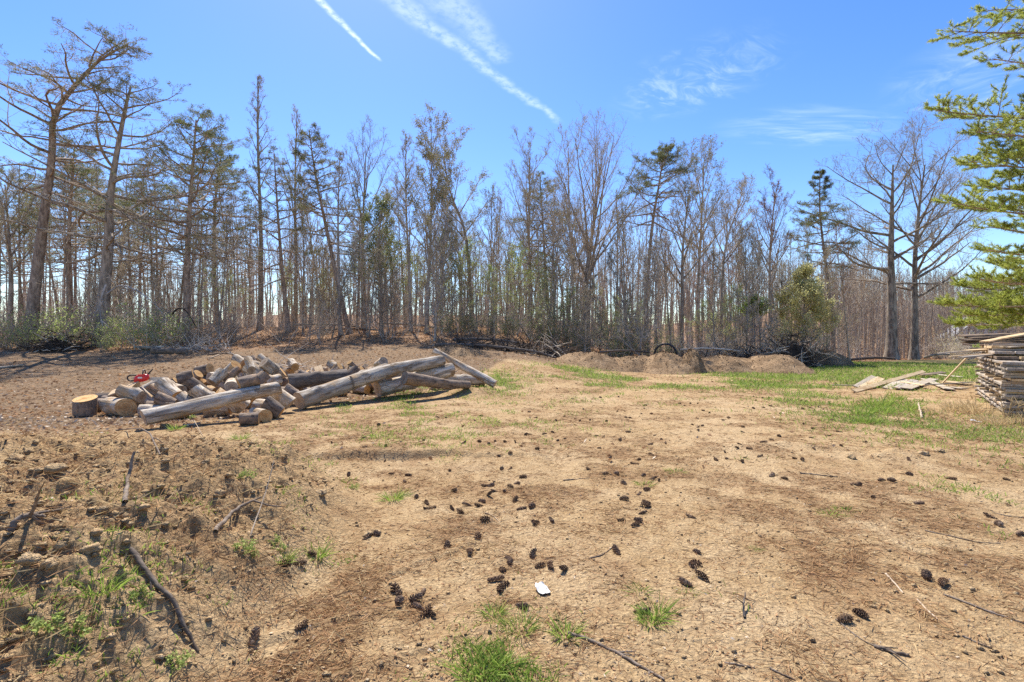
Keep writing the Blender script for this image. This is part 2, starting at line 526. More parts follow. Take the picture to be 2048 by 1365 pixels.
# ------------------------------------------------------------------ ground
def build_ground():
    th = np.concatenate([np.linspace(-180, -62, 60, endpoint=False), np.linspace(-62, 62, 1000, endpoint=False), np.linspace(62, 180, 60, endpoint=False)])
    rr = np.concatenate([np.geomspace(0.5, 60, 980), np.geomspace(63, 900, 26)])
    nt_, nr = len(th), len(rr)
    T, Rr = np.meshgrid(np.radians(th), rr)
    X = Rr * np.sin(T); Y = Rr * np.cos(T)
    x = X.ravel(); y = Y.ravel()
    z = ground_z(x, y)
    V = np.stack([x, y, z], 1)
    i = np.arange(nr - 1)[:, None]; j = np.arange(nt_)[None, :]
    F = np.stack([i * nt_ + j, (i + 1) * nt_ + j, (i + 1) * nt_ + (j + 1) % nt_, i * nt_ + (j + 1) % nt_], -1).reshape(-1, 4)
    # the small disc under the viewer's feet
    cx = np.linspace(-0.5, 0.5, 2)
    n0 = len(V)
    V = np.vstack([V, [[0, 0, gz(0, 0)]]])
    jj = np.arange(0, nt_, 2)
    F0 = np.stack([np.full(len(jj), n0), jj, (jj + 1) % nt_, (jj + 2) % nt_], 1)
    geo = Geo(); geo.raw(V, np.vstack([F, F0]))
    m, g, out = material('ground')
    pos = g.n('ShaderNodeNewGeometry').outputs['Position']
    lit, chip, wood, gr, mnd = (g.attr(k) for k in ('litter', 'chip', 'wood', 'grass', 'mound'))
    n1 = g.noise(pos, 1.1, 6, 0.6); n2 = g.noise(pos, 7, 6, 0.65); n3 = g.noise(pos, 38, 5, 0.7); n4 = g.noise(pos, 150, 3, 0.7)
    sand = g.mix(g.sm(n2, 0.3, 0.7), (0.43, 0.28, 0.13), (0.60, 0.425, 0.22))
    n0 = g.noise(pos, 0.42, 5, 0.6)
    sand = g.mix(g.sm(n0, 0.46, 0.64, 0, 0.6), sand, (0.66, 0.485, 0.275))
    sand = g.mix(g.sm(n1, 0.50, 0.68, 0, 0.55), sand, (0.66, 0.49, 0.28))
    sand = g.mix(g.sm(n1, 0.46, 0.30, 0, 0.6), sand, (0.285, 0.15, 0.066))
    sand = g.mix(g.m('MULTIPLY', mnd, 0.5), sand, (0.47, 0.315, 0.155))
    sand = g.mix(g.sm(n3, 0.62, 0.46, 0, 0.35), sand, (0.19, 0.115, 0.058))
    sand = g.mix(g.sm(n4, 0.60, 0.75, 0, 0.35), sand, (0.62, 0.50, 0.36))
    strand = g.noise(g.scale(pos, (6, 70, 20), (0, 0, 0.5)), 1.0, 4, 0.7, 0.6)
    strand2 = g.noise(g.scale(pos, (70, 7, 20), (0, 0, 0.3)), 1.0, 4, 0.7, 0.6)
    st = g.m('MAXIMUM', strand, strand2)
    straw = g.mix(g.sm(st, 0.45, 0.72), (0.16, 0.09, 0.042), (0.38, 0.235, 0.12))
    straw = g.mix(0.25, straw, (.42, .25, .115))
    straw = g.mix(g.sm(n3, 0.6, 0.74, 0, .6), straw, (0.46, 0.34, 0.22))
    lm = g.m('MULTIPLY', lit, g.sm(n3, 0.30, 0.58), clamp=True)
    col = g.mix(g.m('MULTIPLY', lm, 0.85), sand, straw)
    chipc = g.mix(g.sm(n2, 0.32, 0.66), (0.10, 0.066, 0.040), (0.27, 0.18, 0.105))
    chipc = g.mix(g.sm(n3, 0.58, 0.70, 0, .75), chipc, (0.46, 0.35, 0.25))
    chipc = g.mix(g.sm(n1, 0.55, 0.70, 0, .5), chipc, (0.31, 0.21, 0.12))
    col = g.mix(g.m('MULTIPLY', chip, 0.95), col, chipc)
    leaf = g.mix(g.sm(n3, 0.35, 0.65), (0.18, 0.105, 0.06), (0.43, 0.255, 0.14))
    leaf = g.mix(g.sm(n2, 0.5, 0.66, 0, .6), leaf, (0.42, 0.30, 0.20))
    col = g.mix(g.m('MULTIPLY', wood, 0.9), col, leaf)
    col = g.mix(g.m('MULTIPLY', g.sm(gr, .3, .9), g.sm(n3, 0.25, 0.55, 0.1, 0.6)), col, (0.10, 0.125, 0.035))
    vo = g.n('ShaderNodeTexVoronoi'); vo.feature = 'F1'; vo.inputs['Scale'].default_value = 42
    wob = g.n('ShaderNodeVectorMath', operation='MULTIPLY_ADD'); nzc = g.n('ShaderNodeTexNoise'); g.put(nzc.inputs['Vector'], pos); nzc.inputs['Scale'].default_value = 30
    g.put(wob.inputs[0], nzc.outputs['Color']); wob.inputs[1].default_value = (.03, .03, .03); g.put(wob.inputs[2], pos)
    g.put(vo.inputs['Vector'], wob.outputs[0])
    cr = g.n('ShaderNodeTexVoronoi'); cr.feature = 'DISTANCE_TO_EDGE'; cr.inputs['Scale'].default_value = 9; g.put(cr.inputs['Vector'], wob.outputs[0])
    crack = g.m('MULTIPLY', g.sm(cr.outputs['Distance'], .035, .0), g.m('MULTIPLY', g.m('MULTIPLY', g.sm(n2, .48, .60), g.sm(n1, .5, .62)), g.m('SUBTRACT', 1.0, lit, clamp=True)))
    col = g.mix(g.m('MULTIPLY', crack, .5), col, (.12, .07, .035))
    col = g.mix(g.sm(vo.outputs['Distance'], .35, .75, 0, .35), col, (.17, .10, .05))
    h = g.m('ADD', g.m('MULTIPLY', n3, 0.55), g.m('MULTIPLY', n4, 0.22))
    h = g.m('SUBTRACT', h, g.m('MULTIPLY', vo.outputs['Distance'], 0.28))
    h = g.m('SUBTRACT', h, g.m('MULTIPLY', crack, 0.5))
    h = g.m('ADD', h, g.m('MULTIPLY', st, 0.25))
    h = g.m('ADD', h, g.m('MULTIPLY', n2, 0.8))
    nrm = g.bump(h, 0.045, 0.9)
    principled(g, out, col, 0.95, nrm, 0.1)
    me = geo.mesh('ground', m)
    xs = V[:, 0]; ys = V[:, 1]
    for nm, fn in (('litter', litter_mask), ('chip', chip_mask), ('wood', wood_mask), ('grass', grass_density), ('mound', mound_mask)):
        a = me.attributes.new(nm, 'FLOAT', 'POINT')
        a.data.foreach_set('value', np.asarray(fn(xs, ys), np.float32))
    o = put('ground', me)
    tag(o, 'bare sandy clearing rising to a leaf-strewn wood', 'ground', kind='structure')


build_ground()


# ------------------------------------------------------------------ materials
def leafy(name, c1, c2, trans=0.5, rough=0.6, spec=0.25):
    m, g, out = material(name)
    pos = g.n('ShaderNodeNewGeometry')
    oi = g.n('ShaderNodeObjectInfo')
    nz = g.noise(pos.outputs['Position'], 2.3, 3)
    rnd = pos.outputs['Random Per Island']
    f = g.m('ADD', g.m('MULTIPLY', nz, 0.5), g.m('MULTIPLY', rnd, 0.5))
    col = g.mix(g.sm(f, 0.2, 0.8), c1, c2)
    d = g.n('ShaderNodeBsdfPrincipled')
    g.put(d.inputs['Base Color'], col); d.inputs['Roughness'].default_value = rough
    d.inputs['Specular IOR Level'].default_value = spec
    t = g.n('ShaderNodeBsdfTranslucent'); g.put(t.inputs[0], col)
    mx = g.n('ShaderNodeMixShader'); mx.inputs[0].default_value = trans
    g.nt.links.new(d.outputs[0], mx.inputs[1]); g.nt.links.new(t.outputs[0], mx.inputs[2])
    g.nt.links.new(mx.outputs[0], out.inputs[0])
    return m


def barkmat(name, c1, c2, scl=(9, 9, 1.6), lichen=None, dist=0.03):
    m, g, out = material(name)
    tc_ = g.n('ShaderNodeTexCoord')
    oi = g.n('ShaderNodeObjectInfo')
    v = g.scale(tc_.outputs['Object'], scl)
    n1 = g.noise(v, 1.0, 5, 0.65, 0.4)
    n2 = g.noise(tc_.outputs['Object'], 0.8, 3)
    col = g.mix(g.sm(n1, 0.35, 0.66), c1, c2)
    if lichen: col = g.mix(g.sm(n2, 0.5, 0.72, 0, 0.6), col, lichen)
    hs = g.n('ShaderNodeHueSaturation')
    g.put(hs.inputs['Value'], g.m('ADD', 0.75, g.m('MULTIPLY', oi.outputs['Random'], 0.5)))
    g.put(hs.inputs['Color'], col)
    principled(g, out, hs.outputs[0], 0.9, g.bump(n1, dist, 0.8), 0.1)
    return m


M_BARK = barkmat('grey brown bark', (0.19, 0.15, 0.112), (0.50, 0.41, 0.315), lichen=(0.50, 0.44, 0.35))
M_OAK = barkmat('dark oak bark', (0.10, 0.08, 0.062), (0.32, 0.265, 0.205), (6, 6, 1.6), lichen=(0.36, 0.32, 0.25))
M_PALEBARK = barkmat('pale grey bark', (0.24, 0.20, 0.155), (0.56, 0.48, 0.385), lichen=(0.54, 0.49, 0.40))
M_PINEBARK = barkmat('pine bark', (0.18, 0.13, 0.095), (0.46, 0.355, 0.265), (7, 7, 2.2))
M_TWIG = barkmat('bare twigs', (0.36, 0.29, 0.215), (0.58, 0.49, 0.38), (3, 3, 3), dist=0.002)
M_DEADTWIG = barkmat('silver dead twigs', (0.22, 0.195, 0.17), (0.45, 0.41, 0.37), (3, 3, 3), dist=0.002)
M_REDTWIG = barkmat('reddish budding twigs', (0.14, 0.075, 0.05), (0.28, 0.16, 0.10), (3, 3, 3), dist=0.002)
M_BUD = leafy('spring buds', (0.16, 0.15, 0.055), (0.30, 0.27, 0.12), 0.4)
M_REDBUD = leafy('red maple buds', (0.24, 0.10, 0.055), (0.36, 0.19, 0.10), 0.4)
M_NEEDLE = leafy('pine needles', (0.09, 0.105, 0.035), (0.22, 0.235, 0.09), 0.45)
M_DARKNEEDLE = leafy('dull brown pine needles', (0.09, 0.092, 0.036), (0.22, 0.215, 0.09), 0.45)
M_WPINE = leafy('white pine needles', (0.17, 0.22, 0.035), (0.50, 0.53, 0.12), 0.55)
M_LEAF = leafy('fresh green leaves', (0.24, 0.32, 0.075), (0.48, 0.54, 0.18), 0.55)
M_HOLLY = leafy('evergreen leaves', (0.13, 0.165, 0.055), (0.33, 0.35, 0.15), 0.5, 0.4)
M_PALELEAF = leafy('pale flowering leaves', (0.46, 0.44, 0.16), (0.68, 0.62, 0.32), 0.55)
M_GRASS = leafy('grass', (0.13, 0.215, 0.03), (0.34, 0.43, 0.085), 0.5)
M_DRYGRASS = leafy('dry grass', (0.40, 0.29, 0.14), (0.64, 0.50, 0.28), 0.4, .9, .02)
M_STRAW = leafy('pine straw', (0.17, 0.088, 0.04), (0.44, 0.26, 0.13), 0.15, .9, .02)
M_CHIP = leafy('pale wood chips', (0.36, 0.25, 0.15), (0.68, 0.56, 0.41), 0.1, .9, .02)
M_DEADLEAF = leafy('dead leaves', (0.24, 0.125, 0.06), (0.54, 0.33, 0.18), 0.3, .9, .02)


# ------------------------------------------------------------------ trees
UP = np.array([0, 0, 1.0])


def unit(v):
    return v / (math.sqrt(float(v @ v)) + 1e-9)


def shoot(rng, p, d, L, n, wob, trop):
    k = KS[n]
    D = rng.normal(0, wob, (n, 3)).cumsum(0)
    D += d
    D[:, 2] += trop * k
    D /= np.sqrt((D * D).sum(1))[:, None]
    P = np.empty((n + 1, 3)); P[0] = p
    P[1:] = p + (D * (L / n)).cumsum(0)
    return P, D


KS = {n: np.arange(1, n + 1) / n for n in range(1, 20)}


def side_dir(rng, pd, ang, az=None, flat=0.0):
    x, y, z = float(pd[0]), float(pd[1]), float(pd[2])
    if abs(z) < 0.9: ux, uy, uz = y, -x, 0.0
    else: ux, uy, uz = 0.0, z, -y
    l = math.sqrt(ux * ux + uy * uy + uz * uz) + 1e-9
    ux, uy, uz = ux / l, uy / l, uz / l
    vx, vy, vz = uy * z - uz * y, uz * x - ux * z, ux * y - uy * x
    a = rng.random() * 6.2832 if az is None else az
    if flat: a = (0 if rng.random() < .5 else math.pi) + rng.normal(0, 1.0 - flat)
    c, s = math.cos(ang), math.sin(ang)
    p, q = s * math.cos(a), s * math.sin(a)
    return np.array([c * x + p * ux + q * vx, c * y + p * uy + q * vy, c * z + p * uz + q * vz])


BARE = dict(clear=.35, nl=20, lang=(62, 28), llen=.34, lshape=0.75, ltrop=.55, lwob=.05, n2=7, n3=6, n4=4, ang2=(28, 55), r2=.42, r3=.42, r4=.5, trop2=.3, twig=.0065)
VASE = dict(BARE, clear=.42, nl=15, lang=(42, 20), llen=.5, lshape=.5, ltrop=.6, n2=9, n3=6, ang2=(22, 42), r2=.4)
POLE = dict(BARE, clear=.5, nl=20, lang=(50, 22), llen=.17, lshape=.8, n2=5, n3=4, n4=3)
OAK = dict(BARE, clear=.33, nl=14, lang=(75, 40), llen=.5, lshape=.5, ltrop=.35, lwob=.11, n2=9, n3=7, n4=5, ang2=(35, 60), r2=.42)
PINE = dict(clear=.33, nl=44, lang=(95, 60), llen=.2, lshape=.6, ltrop=.12, lwob=.12, n2=7, n3=4, n4=0, ang2=(35, 65), r2=.45, r3=.45, r4=.5, trop2=.15, twig=.008, pine=True, live=.62)


def grow(rng, path, r0, P, trunk, crown, foliage=None, dens=1.0, extra_limbs=()):
    """trunk and main limbs go into TRUNK, finer branches into CROWN (slot 0), leaves into CROWN (slot 1)"""
    path = np.asarray(path, float)
    n = len(path)
    H = float(np.sum(np.linalg.norm(np.diff(path, axis=0), axis=1)))
    tt = np.linspace(0, 1, n)
    rad = r0 * .84 * (1 - 0.9 * tt ** 0.9) + 0.012
    rad[0] *= 1.45
    if n > 2: rad[1] *= 1.06
    trunk.tube(path, rad, 9)
    LP, LD, LL = [], [], []
    specs = []
    for i in range(P['nl']):
        t = P['clear'] + (0.985 - P['clear']) * ((i + rng.random()) / P['nl'])
        specs.append((t, None, None))
    specs += list(extra_limbs)
    az0 = rng.uniform(0, 6.28)
    for i, (t, azf, Lf) in enumerate(specs):
        f = t * (n - 1); k = min(int(f), n - 2)
        p = path[k] + (path[k + 1] - path[k]) * (f - k)
        pd = unit(path[k + 1] - path[k])
        rel = (t - P['clear']) / (1 - P['clear'])
        rel = min(max(rel, 0), 1)
        a = R(P['lang'][0] + (P['lang'][1] - P['lang'][0]) * rel + rng.normal(0, 7))
        L = H * P['llen'] * (1 - rel * P['lshape']) * rng.uniform(.65, 1.15)
        if P.get('pine'): L *= 0.55 + 0.9 * math.sin(math.pi * min(1, rel * .75 + .18))
        az = az0 + i * 2.4 + rng.normal(0, .3)
        if azf is not None: az = azf
        if Lf is not None: L = Lf
        ca, sa = math.cos(az), math.sin(az)
        hd = np.array([ca, sa, 0.0])
        d = unit(math.cos(a) * pd + math.sin(a) * hd)
        rb = float(np.interp(t, tt, rad))
        rl = min(rb * .62, 0.012 + L * .016)
        pts, D = shoot(rng, p, d, L, 9, P['lwob'], P['ltrop'])
        trunk.tube(pts, rl * (1 - 0.8 * np.linspace(0, 1, 10)) + .005, 5)
        live = (not P.get('pine')) or t > P['live'] or (t > P['live'] - .15 and rng.random() < .4)
        n2 = max(2, int(P['n2'] * dens * (0.5 + 0.5 * L / (H * P['llen']))))
        if P.get('pine') and not live: n2 = max(2, n2 // 2)
        for j in range(n2 + 1):
            u = 0.22 + 0.78 * ((j + rng.random()) / (n2 + 1)); kk = min(int(u * 9), 8)
            q = pts[kk] + (pts[kk + 1] - pts[kk]) * (u * 9 - kk)
            a2 = R(rng.uniform(*P['ang2']))
            d2 = unit(side_dir(rng, D[kk], a2, flat=.75 if P.get('pine') else 0) + UP * .1)
            L2 = L * P['r2'] * (1.1 - .5 * u) * rng.uniform(.6, 1.3)
            p2, D2 = shoot(rng, q, d2, L2, 6, P['lwob'] * 1.1, P['trop2'])
            crown.tube(p2, max(rl * .42 * (1 - .5 * u), P['twig'] * 1.3) * (1 - .65 * np.linspace(0, 1, 7)), 4)
            for m_ in range(P['n3'] + 1):
                u3 = 0.2 + .8 * ((m_ + rng.random()) / (P['n3'] + 1)); k3 = min(int(u3 * 6), 5)
                q3 = p2[k3] + (p2[k3 + 1] - p2[k3]) * (u3 * 6 - k3)
                d3 = side_dir(rng, D2[k3], R(rng.uniform(*P['ang2'])), flat=.6 if P.get('pine') else 0)
                L3 = L2 * P['r3'] * (1.15 - .5 * u3) * rng.uniform(.6, 1.3)
                p3, D3 = shoot(rng, q3, d3, L3, 4, .09, P['trop2'])
                crown.tube(p3, P['twig'] * (1.15 - .5 * np.linspace(0, 1, 5)), 3)
                if live:
                    LP.append(p3[-1]); LD.append(D3[-1]); LP.append(p3[2]); LD.append(D3[2])
                for w in range(P['n4']):
                    u4 = .25 + .75 * rng.random(); k4 = min(int(u4 * 4), 3)
                    q4 = p3[k4] + (p3[k4 + 1] - p3[k4]) * (u4 * 4 - k4)
                    d4 = side_dir(rng, D3[k4], R(rng.uniform(25, 55)))
                    L4 = max(.18, L3 * P['r4'] * rng.uniform(.5, 1.2))
                    p4, D4 = shoot(rng, q4, d4, L4, 2, .1, P['trop2'])
                    crown.tube(p4, P['twig'] * np.array([.8, .65, .5]), 3)
                    LP.append(p4[-1]); LD.append(D4[-1])
    if foliage and LP:
        LP = np.array(LP); LD = np.array(LD)
        keep = rng.random(len(LP)) < foliage.get('keep', 1)
        LP = LP[keep]; LD = LD[keep]
        c = foliage['per']
        B = np.repeat(LP, c, 0); Dd = np.repeat(LD, c, 0)
        sp = foliage['spread']
        B = B + rng.normal(0, foliage.get('scatter', 0.02), B.shape)
        Dd = Dd + rng.normal(0, sp, Dd.shape)
        crown.blades(B, Dd, foliage['len'] * rng.uniform(.6, 1.2, len(B)), foliage['wid'] * rng.uniform(.7, 1.3, len(B)), 1, rng)


BUDS = dict(per=2, keep=.45, spread=.6, len=.06, wid=.035, scatter=.03)
SPRING = dict(per=3, keep=.75, spread=.9, len=.10, wid=.06, scatter=.07)
NEEDLES = dict(per=10, keep=1, spread=.75, len=.15, wid=.022, scatter=.05)
SPARSEN = dict(per=9, keep=.75, spread=.8, len=.15, wid=.022, scatter=.05)
EVERG = dict(per=7, keep=1, spread=.9, len=.13, wid=.06, scatter=.10)

TOPS = {}


def straight(H, lean=(0, 0), n=14, wob=.012, seed=0):
    rng = np.random.default_rng(seed)
    t = np.linspace(0, 1, n)
    x = lean[0] * H * t + np.cumsum(rng.normal(0, wob * H / 4, n)) * t
    y = lean[1] * H * t + np.cumsum(rng.normal(0, wob * H / 4, n)) * t
    return np.stack([x - x[0], y - y[0], H * t - .25], 1)


def tree(name, path, r0, P, mats, seed, loc, foliage=None, dens=1.0, crown_name='crown', extra=()):
    rng = np.random.default_rng(seed)
    a, b = Geo(), Geo()
    grow(rng, path, r0, P, a, b, foliage, dens, extra)
    e = empty(name, loc)
    a.obj('trunk', mats[0], e)
    b.obj(crown_name, mats[1:], e)
    TOPS[e.name] = float(np.percentile(np.concatenate(b.V)[:, 2], 99.7))
    return e


def copy_tree(o, loc, rz, sc, name=None):
    e = o.copy(); COL.objects.link(e)
    e.location = loc; e.rotation_euler = (0, 0, rz); e.scale = sc
    for ch in o.children:
        c_ = ch.copy(); COL.objects.link(c_); c_.parent = e
    return e


def hero(name, label, pts, d, r0, P, mats, seed, foliage=None, dens=1.0, group=None, cat='tree', fit=True, depth=(0, 0), extra=()):
    """a tree whose stem runs through the listed photo pixels at distance d"""
    bx = pts[0][0]
    X, Y, Z = pxd(bx, d)
    C = []
    n_ = len(pts)
    for i, (px, py) in enumerate(pts):
        w = at(px, py, d + depth[0] + (depth[1] - depth[0]) * i / max(1, n_ - 1))
        C.append((w.x - X, w.y - Y, w.z - Z))
    C[0] = (0, 0, -.25)
    e = tree(name, catmull(C, 16), r0, P, mats, seed, (X, Y, Z), foliage, dens, extra=extra)
    f = C[-1][2] / TOPS[e.name]
    if fit: e.scale = (1, 1, min(1.1, f))
    tag(e, label, cat, group)
    return e


# the tall, leaning pine at the edge of the wood and its neighbours
B1 = [M_BARK, M_TWIG, M_BUD]; BP = [M_PALEBARK, M_TWIG, M_BUD]; BN = [M_PINEBARK, M_TWIG, M_NEEDLE]; BD = [M_PINEBARK, M_TWIG, M_DARKNEEDLE]
TALL = 'tall trees along the front of the wood'
hero('pine_tree', 'tallest crooked pine, its sparse top swept over to one side', [(62, 690), (68, 590), (82, 470), (90, 400), (104, 300), (108, 205), (150, 140), (200, 85), (255, 52)], 27, .36, dict(PINE, clear=.42, live=.66, nl=40, llen=.19, n2=6), BD, 11, SPARSEN, group=TALL)
hero('pine_tree', 'thick forked pine with low spreading dead limbs, beside the tallest crooked pine', [(203, 690), (208, 590), (218, 470), (220, 390), (232, 300), (250, 200), (262, 150)], 27.5, .40, dict(PINE, clear=.26, live=.60, nl=36, llen=.30, n2=7, lwob=.14), [M_BARK, M_TWIG, M_DARKNEEDLE], 12, SPARSEN, group=TALL)
hero('pine_tree', 'flat-topped pine with a wide crown, beside the thick forked pine', [(372, 692), (374, 560), (378, 430), (386, 320), (392, 225)], 31, .27, dict(PINE, clear=.34, live=.60, nl=46, llen=.26, n2=8), BN, 13, NEEDLES, group=TALL)
hero('pine_tree', 'slim pine with a ragged crown just behind the flat-topped pine', [(438, 690), (428, 520), (432, 380), (445, 290)], 37, .2, dict(PINE, live=.62, llen=.2), BN, 14, NEEDLES, group=TALL)
hero('pine_tree', 'slim pine standing behind the two big crooked pines', [(140, 692), (138, 500), (142, 380), (150, 280)], 31, .2, dict(PINE, live=.6, llen=.22), BN, 15, SPARSEN, group=TALL)
hero('bare_tree', 'tallest bare pole of a tree, its needle-thin tip above its neighbours', [(520, 692), (522, 480), (516, 300), (516, 150)], 38, .23, dict(POLE, clear=.45, nl=26, llen=.13), BP, 16, BUDS, group=TALL)
hero('pine_tree', 'ragged brown pine beside the tallest bare pole', [(578, 692), (566, 560), (556, 430), (548, 300)], 36, .22, dict(PINE, live=.6, nl=36), BD, 17, SPARSEN, group=TALL)
hero('bare_tree', 'bare twin-tipped tree between the tallest pole and the leaning pine', [(590, 690), (592, 520), (590, 380), (594, 215)], 40, .2, dict(POLE, nl=22, llen=.2), B1, 18, BUDS, group=TALL)
hero('pine_tree', 'leaning pine, its stem slanting across the other trunks', [(700, 692), (680, 585), (652, 450), (632, 350), (618, 255)], 34, .22, dict(PINE, clear=.4, live=.55, nl=40, llen=.15), BD, 19, dict(SPARSEN, keep=.9), group=TALL)
hero('bare_tree', 'slim pale trunk crossing the foot of the leaning pine', [(681, 694), (678, 560), (676, 430), (680, 300)], 33, .15, dict(POLE, nl=18), BP, 20, BUDS, group=TALL)
hero('bare_tree', 'vase-shaped bare tree rising beside the leaning pine', [(728, 690), (726, 520), (726, 400), (732, 225)], 40, .26, dict(VASE, clear=.52, nl=12, llen=.42), B1, 21, BUDS, group=TALL)
hero('bare_tree', 'slender bare tree next to the young leafing tree', [(822, 694), (818, 540), (812, 400), (812, 262)], 36, .15, dict(POLE, nl=24, llen=.2), BP, 22, BUDS, group=TALL)
hero('leafing_tree', 'pale-stemmed young tree breaking into small leaves at its top', [(853, 697), (856, 560), (862, 420), (862, 200)], 34, .19, dict(VASE, clear=.42, nl=20, llen=.34, lang=(45, 22), n2=7), [M_PALEBARK, M_TWIG, M_BUD], 23, SPRING, group=TALL)
hero('leafing_tree', 'bent tree with a forked, leafing top beyond the crossed logs', [(948, 694), (940, 560), (930, 430), (902, 340), (888, 260)], 37, .19, dict(VASE, clear=.45, nl=15, llen=.32), [M_BARK, M_TWIG, M_BUD], 24, dict(SPRING, keep=.5), group=TALL)
hero('bare_tree', 'bare round-headed tree behind the dark brush pile', [(1058, 694), (1060, 560), (1058, 420), (1060, 250)], 40, .22, dict(VASE, clear=.45, nl=18, llen=.36), B1, 25, BUDS, group=TALL)
hero('pine_tree', 'green pine half hidden behind the bare round-headed tree', [(1100, 692), (1092, 560), (1086, 450), (1080, 350)], 44, .2, dict(PINE, live=.5, llen=.22), BN, 26, NEEDLES, group=TALL)
hero('bare_tree', 'broadest bare tree, a fan of long rising stems above the mulch mounds', [(1172, 700), (1172, 580), (1176, 470), (1190, 350), (1200, 215)], 38, .32, dict(VASE, clear=.33, nl=18, llen=.62, lang=(30, 12), lshape=.55, ltrop=.75, n2=8, n3=6), [M_BARK, M_TWIG, M_BUD], 27, BUDS, group=TALL)
hero('bare_tree', 'straight grey tree close beside the broad fan-shaped tree', [(1150, 700), (1146, 560), (1140, 430), (1136, 240)], 39, .2, dict(VASE, clear=.4, nl=14, llen=.35, lang=(30, 15)), BP, 28, BUDS, group=TALL)
hero('pine_tree', 'dark-topped pine standing above the highest of the mulch mounds', [(1292, 702), (1294, 580), (1304, 450), (1318, 360), (1328, 292)], 36, .21, dict(PINE, clear=.5, live=.72, nl=40, llen=.16, n2=8), BN, 29, NEEDLES, group=TALL)
hero('bare_tree', 'bare tree with a loose open crown beside the dark-topped pine', [(1362, 702), (1364, 580), (1366, 450), (1378, 325)], 37, .22, dict(VASE, clear=.4, nl=16, llen=.36), B1, 30, BUDS, group=TALL)
hero('bare_tree', 'tall bare tree with thin forking tips behind the low mulch ridge', [(1398, 702), (1396, 560), (1402, 420), (1408, 272)], 39, .21, dict(VASE, clear=.45, nl=16, llen=.36, lang=(40, 20)), B1, 31, dict(SPRING, keep=.3), group=TALL)
hero('bare_tree', 'bare tree leaning outward over the low mulch ridge', [(1440, 702), (1444, 560), (1452, 450), (1480, 350)], 38, .18, dict(VASE, clear=.45, nl=14, llen=.3), B1, 32, BUDS, group=TALL)
hero('bare_tree', 'bare tree with reddish twigs behind the pale leafing bush', [(1540, 704), (1540, 580), (1540, 470), (1550, 330)], 40, .2, dict(VASE, clear=.4, nl=16, llen=.34), [M_BARK, M_REDTWIG, M_REDBUD], 33, BUDS, group=TALL)
hero('pine_tree', 'tapering pine on a long bare stem behind the pale leafing bush', [(1668, 712), (1662, 620), (1650, 520), (1640, 430), (1640, 342)], 40, .2, dict(PINE, clear=.42, live=.56, nl=44, llen=.17, lshape=.9, lang=(92, 70)), BN, 34, NEEDLES, group=TALL)
hero('oak_tree', 'great grey oak with a broken-off top at the meadow edge', [(1783, 716), (1784, 620), (1782, 520), (1784, 420), (1786, 330)], 41, .52, dict(OAK, clear=.36, nl=14, llen=.42), [M_OAK, M_TWIG, M_BUD], 35, BUDS, group=TALL, fit=False,
     extra=((.62, 2.9, 7.0), (.78, 2.8, 6.0), (.84, 0.25, 7.5), (.86, 2.3, 6.5), (.5, 0.2, 7.0), (.45, 3.3, 7.0)))
hero('oak_tree', 'wide bare tree arching out beside the great grey oak', [(1828, 714), (1830, 620), (1830, 520), (1838, 420), (1850, 330)], 41, .36, dict(OAK, clear=.3, nl=20, llen=.5, lang=(65, 30), lwob=.07), [M_OAK, M_TWIG, M_BUD], 36, BUDS, group=TALL, fit=False,
     extra=((.4, .1, 8.0), (.5, -.3, 7.5), (.6, .3, 7.0), (.7, .1, 6.0)))
hero('holly_tree', 'young broadleaf evergreen between the leaning pine and the leafing tree', [(762, 694), (762, 560), (758, 470), (768, 390)], 35, .15, dict(BARE, clear=.25, nl=26, llen=.27, lang=(65, 35), n2=6, n3=4, n4=1), [M_BARK, M_TWIG, M_HOLLY], 37, dict(EVERG, per=4), group=TALL)
hero('flowering_tree', 'pale yellow-green bushy tree just in leaf above the root heap', [(1606, 706), (1606, 650), (1608, 600), (1606, 530)], 33, .12, dict(BARE, clear=.15, nl=26, llen=.42, lang=(70, 30), n2=7, n3=5, n4=2), [M_BARK, M_TWIG, M_PALELEAF], 38, dict(EVERG, per=4, len=.13, wid=.075), group=TALL)
hero('leafing_tree', 'bright green sapling between the mulch ridge and the root heap', [(1509, 704), (1509, 660), (1510, 620), (1510, 590)], 33, .06, dict(BARE, clear=.55, nl=14, llen=.22, n2=5, n3=4, n4=2), [M_BARK, M_TWIG, M_LEAF], 39, dict(EVERG, per=5), group=TALL)
hero('bare_tree', 'bare tree at the open end of the wood beside the crooked pine', [(20, 692), (22, 560), (18, 450), (10, 330)], 30, .18, dict(VASE, clear=.4, nl=14, llen=.36), B1, 40, BUDS, group=TALL)


